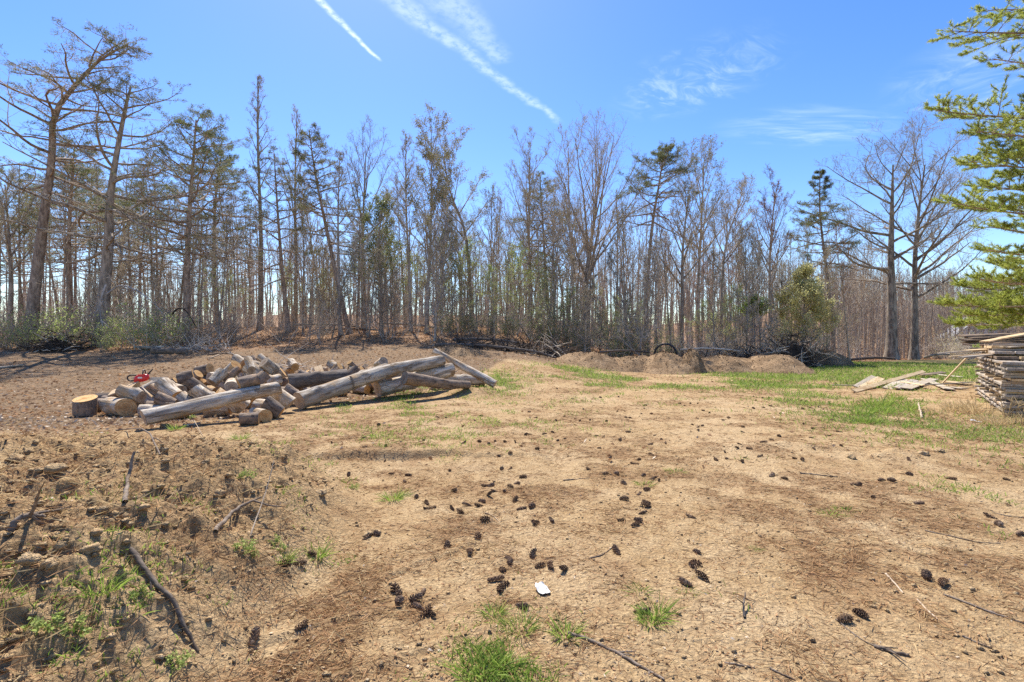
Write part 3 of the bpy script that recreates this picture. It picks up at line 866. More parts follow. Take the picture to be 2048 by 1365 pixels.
# ------------------------------------------------------------------ the many trees behind
def filler_protos():
    out = {}
    def pr(key, P, mats, seed, fol, H=17.0, r=.17, lean=(0, 0), wob=.012):
        e = tree('x', straight(H, lean, seed=seed, wob=wob), r, P, mats, seed, (0, 0, 0), fol, .8)
        out.setdefault(key, []).append((e, TOPS[e.name]))
    pr('pole', dict(POLE, nl=22, n3=3), B1, 101, dict(BUDS, keep=.3), r=.13)
    pr('pole', dict(POLE, nl=26, llen=.22, clear=.4, n3=3), BP, 102, dict(BUDS, keep=.3), r=.12, lean=(.05, 0))
    pr('pole', dict(POLE, nl=24, llen=.2, clear=.45, n3=3), [M_BARK, M_REDTWIG, M_REDBUD], 103, BUDS, r=.12, lean=(-.07, .02), wob=.02)
    pr('vase', dict(VASE, nl=13, n3=4, llen=.4, clear=.45), B1, 104, dict(BUDS, keep=.3), r=.17)
    pr('vase', dict(VASE, nl=14, n3=4, llen=.36, clear=.38), BP, 105, dict(BUDS, keep=.3), r=.15, lean=(.06, 0), wob=.025)
    pr('vase', dict(VASE, nl=15, n3=4, llen=.34, clear=.5, lang=(35, 16)), B1, 106, dict(SPRING, keep=.25), r=.16, lean=(-.04, 0), wob=.02)
    pr('bush', dict(BARE, clear=.12, nl=24, llen=.3, n3=5), [M_BARK, M_TWIG, M_BUD], 107, dict(BUDS, keep=.3), H=9, r=.07, wob=.03)
    pr('bush', dict(BARE, clear=.10, nl=24, llen=.28, n3=5), [M_BARK, M_DEADTWIG, M_BUD], 108, dict(BUDS, keep=.15), H=8, r=.06, lean=(.1, 0), wob=.04)
    pr('pine', dict(PINE, nl=36, live=.6), BN, 109, NEEDLES, r=.17)
    pr('pine', dict(PINE, nl=34, live=.55, llen=.18), BD, 110, SPARSEN, r=.15, lean=(.06, 0), wob=.02)
    pr('holly', dict(BARE, clear=.2, nl=18, llen=.40, n2=6, n3=4, n4=1), [M_BARK, M_TWIG, M_HOLLY], 111, dict(EVERG, per=2, keep=.75), H=7, r=.06, wob=.03)
    pr('holly', dict(BARE, clear=.25, nl=18, llen=.4, n2=6, n3=4, n4=1), [M_BARK, M_TWIG, M_LEAF], 112, dict(SPRING, keep=.8, len=.08, wid=.05), H=6.5, r=.05, lean=(.08, 0), wob=.04)
    return out


ZONES = ((-1e9, 120, 'at the wood\'s open end'), (120, 420, 'behind the red power tool'),
         (420, 660, 'behind the firewood heap'), (660, 880, 'beyond the crossed logs'),
         (880, 1115, 'behind the dark brush pile'), (1115, 1280, 'behind the largest mulch mound'),
         (1280, 1430, 'behind the black pipe'), (1430, 1560, 'behind the low mulch ridge'),
         (1560, 1700, 'behind the root heap'), (1700, 1880, 'around the great oak'), (1880, 1e9, 'beyond the lumber stack'))


def zone(px):
    for a, b, t in ZONES:
        if a <= px < b: return t


KINDS = {'pole': ('bare_tree', 'tree', 'slender bare tree'), 'vase': ('bare_tree', 'tree', 'bare spreading tree'), 'bush': ('bare_sapling', 'sapling', 'low twiggy sapling'),
         'pine': ('pine_tree', 'tree', 'plain straight pine'), 'holly': ('evergreen_sapling', 'sapling', 'low leafy green sapling')}


def fill_wood():
    rng = np.random.default_rng(77)
    protos = filler_protos()
    used = set(); done = {}
    def place(kind, k, px, d, H, girth=1.0):
        o, H0 = protos[kind][k]
        x, y, z = pxd(px, d)
        s_ = H / H0
        sc = (s_ * girth, s_ * girth, s_)
        rz = rng.uniform(0, 6.28)
        if (kind, k) not in used:
            used.add((kind, k)); e = o
            e.location = (x, y, z); e.scale = sc
        else:
            e = copy_tree(o, (x, y, z), rz, sc)
        e.rotation_euler = (rng.normal(0, .045), rng.normal(0, .045), rz)
        nm, cat, txt = KINDS[kind]
        e.name = nm
        near = 'up front' if d < 42 else ('midway back' if d < 56 else 'far back')
        size = 'tall ' if H > 14.5 else ('short ' if (H < 10.5 and kind in ('pole', 'vase', 'pine')) else '')
        text = f'{size}{txt} {near} {zone(px)}'
        done.setdefault(text, []).append((px, e))
        tag(e, text, cat, {'pole': 'bare trees filling the wood', 'vase': 'bare trees filling the wood', 'pine': 'pines scattered through the wood', 'bush': 'saplings under the trees', 'holly': 'green saplings under the trees'}[kind])
    px = -140.0
    while px < 1720:
        for layer, (d0, d1) in enumerate(((33, 43), (42, 54), (53, 70))):
            if rng.random() < (.35, .12, .2)[layer]: continue
            d = rng.uniform(d0, d1)
            if px < 450: d -= 4
            p = px + rng.uniform(-14, 14)
            yt = np.interp(p, [-140, 60, 250, 450, 700, 1000, 1250, 1450, 1600, 1720], [380, 345, 300, 350, 360, 370, 375, 420, 450, 480]) + rng.uniform(-35, 95) + layer * 14
            zt = CAMZ + (682 - yt) / 1000 * d
            H = max(6.0, zt - pxd(p, d)[2])
            r_ = rng.random()
            pine_p = np.interp(p, [0, 300, 600, 1100, 1300, 1700], [.25, .36, .22, .12, .04, .03])
            if r_ < pine_p: kind = 'pine'
            elif r_ < pine_p + .40: kind = 'pole'
            else: kind = 'vase'
            place(kind, int(rng.integers(len(protos[kind]))), p, d, H, rng.uniform(.85, 1.2) * (1.15 if H < 10 else 1))
        px += rng.uniform(19, 30)
    for i in range(62):                                     # low saplings under the trees
        p = rng.uniform(-60, 1720); d = rng.uniform(29, 44) - (3 if p < 450 else 0)
        place('bush', int(rng.integers(2)), p, d, rng.uniform(3.5, 8))
    for p, d, H, k in ((900, 34, 5.5, 0), (930, 36, 7, 1), (975, 33, 4.8, 1), (1010, 35, 6, 0), (1035, 37, 7, 1), (1085, 34, 5, 0), (1110, 36, 6.5, 0), (1140, 35, 4.5, 1), (1236, 33, 3.4, 1), (1258, 34, 4.2, 0),
                       (1210, 36, 4.5, 1), (1330, 36, 3.6, 0), (1400, 35, 4.5, 1), (1450, 36, 5.0, 1), (1480, 34, 5.5, 1), (700, 40, 6, 0), (640, 42, 5, 1), (790, 38, 7, 0), (830, 39, 6, 1), (880, 40, 8, 0),
                       (1060, 40, 7, 1), (1180, 42, 6, 0), (1290, 42, 5, 1), (560, 43, 6, 1), (470, 38, 4.5, 1), (420, 36, 5, 1)):
        place('holly', k, p, d, H)
    for p, d, yt in ((1712, 48, 470), (1735, 52, 490), (1752, 50, 480), (1762, 56, 500), (1700, 58, 500), (1808, 54, 500), (1858, 50, 520), (1880, 58, 540), (1905, 62, 560), (1930, 66, 570), (1850, 62, 540), (1690, 50, 480), (1728, 62, 510), (1780, 64, 520), (1985, 70, 590), (2030, 72, 590)):
        zt = CAMZ + (682 - yt) / 1000 * d
        k = 'pole' if p < 1860 else 'vase'
        place(k, int(rng.integers(3)), p, d, zt - pxd(p, d)[2], .9)
    for text, L in done.items():
        if len(L) > 1:
            for i, (p, e) in enumerate(sorted(L, key=lambda q: q[0])): e['label'] = f'{text}, {nth(i + 1)} from the left'
    return protos


fill_wood()


def far_wood():
    """the wood carries on beyond the trees one can count"""
    rng = np.random.default_rng(5)
    geo = Geo()
    for i in range(2400):
        px = rng.uniform(-500, 2700) if i < 1300 else rng.uniform(2700, 5200) if i > 1900 else rng.uniform(1650, 2500); d = rng.uniform(66, 125)
        x, y, z = pxd(px, d)
        yt = np.interp(px, [-500, 0, 150, 500, 1300, 1700, 2100, 2700], [600, 590, 545, 505, 515, 545, 575, 560]) + rng.uniform(-22, 45)
        H = max(4, CAMZ + (682 - yt) / 1000 * d - z)
        n = 5
        lx, ly = rng.normal(0, .04, 2) * H
        t = np.linspace(0, 1, n)
        P = np.stack([x + lx * t + rng.normal(0, .1, n), y + ly * t, z - .3 + H * t], 1)
        geo.tube(P, (.10 + .06 * rng.random()) * (1 - .75 * t) * (H / 14 + .3), 4, 0)
        for k in range(34):
            u = rng.uniform(.08, 1); q = P[0] + (P[-1] - P[0]) * u
            dr = np.array([rng.normal(0, 1), rng.normal(0, .6), rng.uniform(.5, 1.6)]); dr /= np.linalg.norm(dr)
            L = H * rng.uniform(.10, .24)
            geo.tube(np.stack([q, q + dr * L * .5 + rng.normal(0, .1, 3), q + dr * L + UP * .15 * L]), np.array([.026, .018, .01]), 3, 1)
    m, g, out = material('distant bark')
    nz = g.noise(g.n('ShaderNodeNewGeometry').outputs['Position'], .25, 3)
    principled(g, out, g.mix(g.sm(nz, .35, .65), (.30, .24, .18), (.44, .37, .285)), .95)
    m2, g, out = material('distant twigs')
    nz = g.noise(g.n('ShaderNodeNewGeometry').outputs['Position'], .2, 3)
    principled(g, out, g.mix(g.sm(nz, .35, .65), (.36, .29, .215), (.50, .42, .325)), .95)
    o = geo.obj('far_wood', [m, m2])
    tag(o, 'dense brown wood carrying on beyond the nearer trees', 'woods', kind='stuff')


far_wood()


def undergrowth():
    rng = np.random.default_rng(6)
    geo = Geo()
    n = 0
    while n < 2600:
        px = rng.uniform(-150, 1760); d = rng.uniform(27, 62)
        x, y, z = pxd(px, d)
        if y < np.interp(px, [-200, 350, 700, 1024, 1400, 1600, 1800], [25, 26, 28, 30.5, 31, 34, 42]) + rng.uniform(-1, 2): n += 0.2; continue
        n += 1
        H = rng.uniform(.5, 3.0) * (1 if rng.random() < .8 else 1.7)
        dr = np.array([rng.normal(0, .4), rng.normal(0, .4), 1]); 
        p0 = np.array([x, y, z - .05])
        P, D = shoot(rng, p0, unit(dr), H, 4, .14, -.15)
        geo.tube(P, np.array([.013, .011, .009, .007, .005]) * rng.uniform(.8, 1.6), 3, 0 if rng.random() < .75 else 1)
        for k in range(3):
            i = rng.integers(1, 4)
            Q, _ = shoot(rng, P[i], side_dir(rng, D[i], R(50)), H * .35, 2, .2, .2)
            geo.tube(Q, np.array([.008, .006, .004]), 3, 0)
    o = geo.obj('undergrowth', [M_TWIG, M_DEADTWIG])
    tag(o, 'thin bare brush growing under the trees', 'undergrowth', kind='stuff')
    # fallen leaves on the floor of the wood
    N = 60000
    d = rng.uniform(25, 60, N); px = rng.uniform(-200, 1900, N)
    x = (px - 1024) / 1000 * d; y = d
    k = wood_mask(x, y) > rng.random(N); x = x[k]; y = y[k]
    P = np.stack([x, y, ground_z(x, y) + .01], 1)
    D = rng.normal(0, 1, P.shape); D[:, 2] = np.abs(D[:, 2]) * .5
    g2 = Geo(); g2.blades(P, D, rng.uniform(.06, .14, len(P)), rng.uniform(.05, .09, len(P)), 0, rng)
    tag(g2.obj('fallen_leaves', [M_DEADLEAF]), 'russet fallen leaves covering the floor of the wood', 'leaves', kind='stuff')


undergrowth()


# ------------------------------------------------------------------ brush, mounds and shrubs along the edge of the wood
def shrub_mesh(seed, H, spread, leaf, nstem=14):
    rng = np.random.default_rng(seed)
    a, b = Geo(), Geo()
    LP, LD = [], []
    for i in range(nstem):
        p0 = np.array([rng.normal(0, .12), rng.normal(0, .12), -.05])
        d = unit(np.array([rng.normal(0, spread), rng.normal(0, spread), 1]))
        P, D = shoot(rng, p0, d, H * rng.uniform(.6, 1.1), 7, .12, -.25)
        a.tube(P, np.linspace(.02, .006, 8), 4)
        for k in range(9):
            j = rng.integers(1, 7)
            Q, E = shoot(rng, P[j], side_dir(rng, D[min(j, 6)], R(rng.uniform(30, 70))), H * rng.uniform(.15, .4), 4, .12, .1)
            a.tube(Q, np.linspace(.009, .004, 5), 3)
            for w in range(4):
                LP.append(Q[1 + w]); LD.append(E[w])
            for w in range(2):
                q = Q[rng.integers(1, 4)]
                S_, T_ = shoot(rng, q, side_dir(rng, E[2], R(50)), H * .12, 2, .1, .1)
                a.tube(S_, np.array([.006, .005, .004]), 3)
                LP.append(S_[-1]); LD.append(T_[-1])
    me = a.mesh('branches', [M_TWIG])
    lf = None
    if leaf:
        c = leaf['per']; LP = np.array(LP); LD = np.array(LD)
        keep = rng.random(len(LP)) < leaf.get('keep', 1); LP = LP[keep]; LD = LD[keep]
        B = np.repeat(LP, c, 0) + rng.normal(0, .05, (len(LP) * c, 3)); Dd = np.repeat(LD, c, 0) + rng.normal(0, .9, (len(LP) * c, 3))
        b.blades(B, Dd, leaf['len'] * rng.uniform(.6, 1.3, len(B)), leaf['wid'] * rng.uniform(.7, 1.3, len(B)), 0, rng)
        lf = b.mesh('leaves', [leaf['mat']])
    return me, lf


SH = {'green': [shrub_mesh(s, 2.3, .5, dict(per=2, keep=.8, len=.095, wid=.05, mat=M_LEAF), 9) for s in (1, 2, 3)],
      'evergreen': [shrub_mesh(s, 2.6, .35, dict(per=3, keep=.8, len=.085, wid=.04, mat=M_HOLLY)) for s in (4, 5)],
      'bare': [shrub_mesh(s, 2.2, .55, None, 20) for s in (6, 7)],
      'pale': [shrub_mesh(s, 2.4, .45, dict(per=2, keep=.6, len=.06, wid=.035, mat=M_PALELEAF)) for s in (8,)]}


def shrub(kind, k, px, d, sc, label, group):
    me, lf = SH[kind][k]
    e = empty('shrub', pxd(px, d), px * 1.7)
    e.scale = (sc, sc, sc)
    put('branches', me, e)
    if lf: put('leaves', lf, e)
    tag(e, label, 'shrub', group)


for i, (k, px, d, sc) in enumerate(((0, 52, 25.5, .9), (1, 92, 26, 1.05), (2, 126, 25.5, 1.0), (0, 160, 26.5, .95), (1, 205, 25, .62), (2, 248, 26, .9), (0, 282, 25.5, 1.05), (1, 318, 26, 1.0), (2, 345, 26.5, .9), (0, 20, 26, .7), (1, 225, 27, .7))):
    p_ = sorted((52, 92, 126, 160, 205, 248, 282, 318, 345, 20, 225)).index(px)
    shrub('green', k, px, d, sc, f'fresh green shrub, {nth(p_ + 1)} along the foot of the crooked pines', 'green shrubs below the crooked pines')
for i, (k, px, d, sc) in enumerate(((0, 378, 27, .8), (1, 412, 28, .9), (0, 468, 29, .8), (1, 560, 30, .75), (0, 640, 31, .7), (1, 8, 26.5, 1.0), (0, 262, 28.5, 1.1))):
    shrub('bare', k, px, d, sc, f'leafless tangled shrub {zone(px)}' + (', first from the red tool' if px == 468 else ', middle one of three' if px == 560 else ', nearest the crossed logs' if px == 640 else ', set further back' if px == 412 else ', below the forked pine' if px == 262 else ''), 'bare shrubs at the wood edge')
for i, (k, px, d, sc) in enumerate(((0, 900, 33, .8), (1, 935, 33.5, 1.0), (0, 985, 32.5, .8), (1, 1018, 33, 1.0), (0, 1076, 33, 1.1), (1, 1106, 33.5, 1.2), (0, 1136, 33, .9), (1, 1168, 32.5, .8), (0, 1226, 32, 1.0), (1, 1250, 32.5, 1.1), (0, 1282, 33, .8), (1, 1345, 32.5, .9))):
    shrub('evergreen', k, px, d, sc, f'loose evergreen shrub, {nth(i + 1)} along the wood edge from the crossed logs', 'evergreen shrubs at the wood edge')
for i, (k, px, d, sc) in enumerate(((0, 1372, 31, .8), (1, 1402, 31.5, 1.0), (0, 1428, 31, 1.05), (1, 1455, 32, 1.1), (0, 1478, 31.5, .95), (1, 1500, 32, 1.0), (0, 1530, 31.5, .8), (1, 1640, 33, .7))):
    shrub('bare', k, px, d, sc, f'leafless brown thicket shrub, {nth(i + 1)} along the wood edge from the black pipe', 'thicket shrubs behind the mulch mounds')
for i, (px, d, sc) in enumerate(((1562, 31.5, 1.1), (1596, 32, 1.2), (1630, 32, 1.0), (1470, 33.5, 1.1))):
    shrub('pale', 0, px, d, sc, ('pale leafing shrub at one edge of the root heap', 'pale leafing shrub over the middle of the root heap', 'pale leafing shrub on the meadow side of the root heap', 'pale leafing shrub deep in the brown thicket')[i], 'pale shrubs by the root heap')
for i, (px, d, sc) in enumerate(((1908, 44, 1.0), (1935, 40, .9), (1893, 43, 1.0), (1880, 46, .9), (1925, 48, 1.2), (1872, 47, 1.0))):
    shrub('bare' if i % 2 else 'pale', 0, px, d, sc, f'scrubby shrub, {nth(i + 1)} of those beyond the lumber stack', 'scrub beyond the lumber stack')


def earthmat(name, c1, c2, flecks, dk=.5):
    m, g, out = material(name)
    pos = g.n('ShaderNodeNewGeometry').outputs['Position']
    n1 = g.noise(pos, 1.7, 5, .6); n2 = g.noise(pos, 13, 5, .7); n3 = g.noise(pos, 42, 3, .7)
    col = g.mix(g.sm(n1, .3, .7), c1, c2)
    col = g.mix(g.sm(n2, .45, .62, 0, .7), col, tuple(v * dk for v in c1))
    col = g.mix(g.sm(n3, .58, .68, 0, .7), col, flecks)
    principled(g, out, col, .95, g.bump(g.m('ADD', n2, g.m('MULTIPLY', n3, .5)), .08, .9), .1)
    return m


M_MULCH = earthmat('mulch', (.22, .137, .072), (.41, .275, .155), (.56, .42, .26), .55)
M_SOIL = earthmat('dark soil', (.055, .04, .03), (.10, .072, .05), (.16, .12, .085))


def heap(name, label, cat, px, d, hw, py_top, depth, mat, seed, group=None, peak=1.6, base_drop=.15, skew=0.0):
    x0, y0, z0 = pxd(px, d)
    Wd = hw / 1000 * d
    Ht = CAMZ + (682.5 - py_top) / 1000 * d - z0
    nr, na = 34, 72
    rr = np.linspace(0, 1, nr); aa = np.arange(na) / na * 2 * np.pi
    Rr, A = np.meshgrid(rr, aa, indexing='ij')
    lob = 1 + .22 * (fbm(np.cos(A) * 1.5 + seed * 7, np.sin(A) * 1.5 + seed, 3, seed) - .5) * 2
    X = Rr * np.cos(A) * Wd * lob; Y = Rr * np.sin(A) * depth * lob
    prof = (1 - Rr ** 2) ** peak
    Ht_n = .55 * Ht * (fbm(X * .9 + seed * 3, Y * .9, 3, seed + 21) - .45) * (1 - Rr ** 2)
    Z = Ht_n + Ht * prof * (1 + skew * np.cos(A) * Rr) + .30 * Ht * (fbm(X * 1.3 + seed, Y * 1.3, 4, seed + 3) - .5) * (1 - Rr ** 4) + .10 * (fbm(X * 6, Y * 6 + seed, 3, seed + 5) - .5)
    gx = X.ravel() + x0; gy = Y.ravel() + y0
    Zg = np.array([gz(a, b) for a, b in zip(gx, gy)]).reshape(X.shape) - z0
    Z = Z + Zg - base_drop * Rr ** 3
    V = np.stack([X, Y, Z], -1).reshape(-1, 3)
    i = np.arange(nr - 1)[:, None]; j = np.arange(na)[None, :]
    F = np.stack([i * na + j, (i + 1) * na + j, (i + 1) * na + (j + 1) % na, i * na + (j + 1) % na], -1).reshape(-1, 4)
    geo = Geo(); geo.raw(V, F)
    # chips and crumbs lying on it
    rng = np.random.default_rng(seed + 50)
    N = 500
    k = rng.integers(0, len(V), N); P = V[k] + rng.normal(0, .05, (N, 3)) * [1, 1, .2]
    geo.blades(P, rng.normal(0, 1, (N, 3)), rng.uniform(.06, .16, N), rng.uniform(.03, .06, N), 0, rng)
    o = geo.obj(name, [mat]); o.location = (x0, y0, z0)
    tag(o, label, cat, group)
    return o


MM = 'mulch mounds along the wood edge'
heap('mulch_mound', 'tallest conical mulch mound, next to the dark brush pile', 'mound', 1183, 25.6, 76, 705, 2.8, M_MULCH, 1, MM, 1.6)
heap('mulch_mound', 'low spreading mulch mound between the tallest mound and the black pipe', 'mound', 1262, 26.0, 62, 711, 2.2, M_MULCH, 6, MM, 1.5)
heap('mulch_mound', 'broad rounded mulch mound in front of the black pipe', 'mound', 1328, 25.4, 68, 709, 2.6, M_MULCH, 2, MM, 1.5)
heap('mulch_mound', 'small steep mulch mound just past the black pipe', 'mound', 1380, 24.8, 33, 704, 1.3, M_MULCH, 3, MM, 1.3, skew=.4)
heap('mulch_mound', 'long low ridge of mulch in front of the brown thicket', 'mound', 1448, 25.8, 70, 714, 2.2, M_MULCH, 4, MM, 1.4)
heap('mulch_mound', 'wide mulch mound at the meadow end, in front of the root heap', 'mound', 1545, 25.6, 86, 708, 2.8, M_MULCH, 5, MM, 1.5)
heap('mulch_mound', 'long low bed of mulch joining all the mulch mounds together', 'mound', 1372, 26.4, 265, 716, 2.6, M_MULCH, 9, MM, .8)
heap('earth_bank', 'low brown bank of earth beyond the crossed logs', 'bank', 912, 24.5, 62, 692, 1.6, M_MULCH, 7, None, 1.2)
heap('earth_bank', 'low bank of leafy earth at the corner of the meadow', 'bank', 1652, 31.5, 50, 703, 1.6, M_MULCH, 8, None, 1.2)


def tangle(geo, rng, cx, cy, cz, wx, wy, hz, n, L, r, slots=(0, 1), flat=.5):
    for i in range(n):
        a = rng.uniform(0, 6.28); q = math.sqrt(rng.random())
        p = np.array([cx + wx * q * math.cos(a), cy + wy * q * math.sin(a), cz + hz * (1 - q * q) * rng.random()])
        d = unit(np.array([rng.normal(0, 1), rng.normal(0, .6), rng.normal(.15, flat)]))
        P, _ = shoot(rng, p, d, L * rng.uniform(.4, 1.2), 5, .16, -.1)
        P[:, 2] = np.maximum(P[:, 2], cz - .1)
        geo.tube(P, r * rng.uniform(.4, 1.3) * np.linspace(1, .4, 6), 4, slots[int(rng.random() < .3)])


def brush(name, label, cat, px, d, wx, wy, hz, n, L, r, seed, mats, core=True, group=None):
    rng = np.random.default_rng(seed)
    x, y, z = pxd(px, d)
    e = empty(name, (x, y, z))
    b = Geo(); tangle(b, rng, 0, 0, 0, wx, wy, hz, n, L, r)
    b.obj('branches', mats, e)
    if core:
        s = Geo(); nr, na = 16, 36
        Rr, A = np.meshgrid(np.linspace(0, 1, nr), np.arange(na) / na * 2 * np.pi, indexing='ij')
        X = Rr * np.cos(A) * wx * .85; Y = Rr * np.sin(A) * wy * .85
        Z = hz * .62 * (1 - Rr ** 2) * (.55 + .9 * fbm(X * 1.4 + seed, Y * 1.4, 4, seed)) - .2 * Rr ** 3
        i = np.arange(nr - 1)[:, None]; j = np.arange(na)[None, :]
        s.raw(np.stack([X, Y, Z], -1).reshape(-1, 3), np.stack([i * na + j, (i + 1) * na + j, (i + 1) * na + (j + 1) % na, i * na + (j + 1) % na], -1).reshape(-1, 4))
        s.obj('soil', [M_SOIL], e)
    tag(e, label, cat, group)


M_DARKWOOD = barkmat('rotten dark wood', (.035, .027, .022), (.12, .092, .072), (3, 9, 9), dist=.02)
brush('root_heap', 'big dark heap of upturned roots and vines below the flowering tree', 'root heap', 1586, 29.5, 1.6, 1.1, 2.1, 300, 1.6, .03, 3, [M_DARKWOOD, M_TWIG])
brush('root_heap', 'lower dark tangle of roots beside the big root heap', 'root heap', 1518, 29.5, 1.8, 1.0, 1.0, 260, 1.5, .025, 4, [M_DARKWOOD, M_TWIG])
brush('brush_pile', 'dark brush pile of cut branches beyond the grass and crossed logs', 'brush pile', 985, 27.0, 2.2, .8, .35, 100, 1.7, .028, 5, [M_DARKWOOD, M_DARKWOOD])
brush('brush_pile', 'smaller dark brush pile against the tallest mulch mound', 'brush pile', 1090, 27.2, 1.3, .8, .45, 150, 1.5, .03, 6, [M_DARKWOOD, M_TWIG])
brush('brush_pile', 'loose heap of dark branches below the green shrubs', 'brush pile', 115, 25.2, 1.2, .7, 1.0, 130, 1.3, .03, 7, [M_DARKWOOD, M_TWIG])
brush('brush_pile', 'thin scatter of silvery twigs beside the far fallen log', 'brush pile', 405, 25.5, 1.6, .7, .5, 110, 1.6, .018, 8, [M_TWIG, M_DEADTWIG], False)
brush('brush_pile', 'thin dead branches lying behind the top of the firewood', 'brush pile', 590, 17.5, 1.2, .6, .5, 34, 1.6, .018, 9, [M_TWIG, M_DEADTWIG], False)
brush('brush_pile', 'long strip of dark brush behind the low mulch ridge', 'brush pile', 1415, 28.6, 2.6, .7, .7, 300, 1.6, .022, 10, [M_DARKWOOD, M_TWIG])


def hung_branch(label, pts, d, r, mat, seed, nsub):
    rng = np.random.default_rng(seed)
    C = np.array([tuple(at(px, py, d + rng.normal(0, .15))) for px, py in pts]); o0 = C[0].copy()
    P = catmull(C - o0, 18); geo = Geo(); geo.tube(P, np.linspace(r, r * .3, 18), 7)
    for k in range(nsub):
        i = rng.integers(3, 17)
        Q, D = shoot(rng, P[i], side_dir(rng, unit(P[i] - P[i - 1]), R(rng.uniform(25, 60))), rng.uniform(.5, 1.5), 7, .2, -.35)
        geo.tube(Q, np.linspace(r * .4, .006, 8), 5)
        for w in range(5):
            j = rng.integers(1, 7)
            S_, _ = shoot(rng, Q[j], side_dir(rng, D[j - 1], R(45)), rng.uniform(.2, .6), 4, .2, -.2)
            geo.tube(S_, np.linspace(.009, .004, 5), 4)
    o = geo.obj('dead_branch', [mat]); o.location = o0
    tag(o, label, 'dead branch')


hung_branch('silvery dead branch drooping from the thick forked pine over the green shrubs', [(214, 588), (240, 572), (270, 580), (300, 600), (330, 632)], 26.3, .055, M_DEADTWIG, 1, 9)
hung_branch('second silvery dead branch hanging down the front of the forked pine', [(212, 570), (205, 590), (200, 620), (206, 655)], 26.4, .05, M_DEADTWIG, 2, 7)
hung_branch('black broken limb bent over beside the flat-topped pine', [(345, 628), (356, 618), (372, 622), (390, 650), (412, 690)], 27.0, .05, M_DARKWOOD, 3, 2)


# ------------------------------------------------------------------ cut wood
def woodmat(name, c1, c2, c3, streak=(2.2, 22, 22), dist=.03, dark=(.05, .035, .025), patch=0.0):
    """weathered wood with streaks along the local X axis"""
    m, g, out = material(name)
    tc_ = g.n('ShaderNodeTexCoord'); oi = g.n('ShaderNodeObjectInfo')
    off = g.n('ShaderNodeVectorMath', operation='ADD')
    g.put(off.inputs[0], tc_.outputs['Object'])
    cmb = g.n('ShaderNodeCombineXYZ')
    for k in range(3): g.put(cmb.inputs[k], g.m('MULTIPLY', oi.outputs['Random'], 17.0 + k * 5))
    g.put(off.inputs[1], cmb.outputs[0])
    v = off.outputs[0]
    n1 = g.noise(g.scale(v, streak), 1.0, 6, .7, .3)
    n2 = g.noise(g.scale(v, (streak[0] * .9, streak[1] * .22, streak[2] * .22)), 1.0, 4, .6, .5)
    n3 = g.noise(v, 14, 4, .6)
    col = g.mix(g.sm(n1, .32, .68), c1, c2)
    col = g.mix(g.sm(n2, .50, .66, 0, .8), col, c3)
    col = g.mix(g.sm(n1, .40, .30, 0, .75), col, dark)
    col = g.mix(g.sm(n3, .66, .76, 0, .6), col, dark)
    n4 = g.noise(g.scale(v, (1.0, 3.2, 3.2)), 1.3, 5, .65, .8)
    col = g.mix(g.m('MULTIPLY', g.sm(n4, .55, .60), patch), col, tuple(q * .42 + .01 for q in c3))
    hs = g.n('ShaderNodeHueSaturation')
    g.put(hs.inputs['Value'], g.m('ADD', .78, g.m('MULTIPLY', oi.outputs['Random'], .44)))
    g.put(hs.inputs['Color'], col)
    h = g.m('ADD', g.m('MULTIPLY', n1, 1.0), g.m('MULTIPLY', n2, .8))
    principled(g, out, hs.outputs[0], .85, g.bump(h, dist, .9), .15)
    return m


def cutmat(name, c1, c2, heart):
    m, g, out = material(name)
    tc_ = g.n('ShaderNodeTexCoord'); oi = g.n('ShaderNodeObjectInfo')
    sp = g.n('ShaderNodeSeparateXYZ'); g.put(sp.inputs[0], tc_.outputs['Object'])
    rr = g.m('SQRT', g.m('ADD', g.m('POWER', sp.outputs[1], 2.0), g.m('POWER', sp.outputs[2], 2.0)))
    nz = g.noise(tc_.outputs['Object'], 9, 4, .6)
    q = g.m('ADD', g.m('MULTIPLY', rr, 150), g.m('MULTIPLY', nz, 5))
    ring = g.m('ADD', .5, g.m('MULTIPLY', g.m('SINE', q), .5))
    n2 = g.noise(tc_.outputs['Object'], 30, 4, .7)
    col = g.mix(g.m('MULTIPLY', ring, .6), c1, c2)
    col = g.mix(g.sm(rr, .10, .02, 0, .6), col, heart)
    col = g.mix(g.sm(nz, .5, .7, 0, .7), col, heart)
    ang = g.m('ARCTAN2', sp.outputs[1], sp.outputs[2])
    crack = g.noise(g.scale(tc_.outputs['Object'], (0, 1, 1)), 4, 2)
    ck = g.m('ABSOLUTE', g.m('SINE', g.m('ADD', g.m('MULTIPLY', ang, 2.5), g.m('MULTIPLY', crack, 6))))
    col = g.mix(g.sm(ck, .05, .0, 0, .8), col, (.05, .03, .018))
    hs = g.n('ShaderNodeHueSaturation'); g.put(hs.inputs['Value'], g.m('ADD', .7, g.m('MULTIPLY', oi.outputs['Random'], .6)))
    g.put(hs.inputs['Color'], col)
    principled(g, out, hs.outputs[0], .85, g.bump(g.m('ADD', ring, n2), .004, .6), .1)
    return m


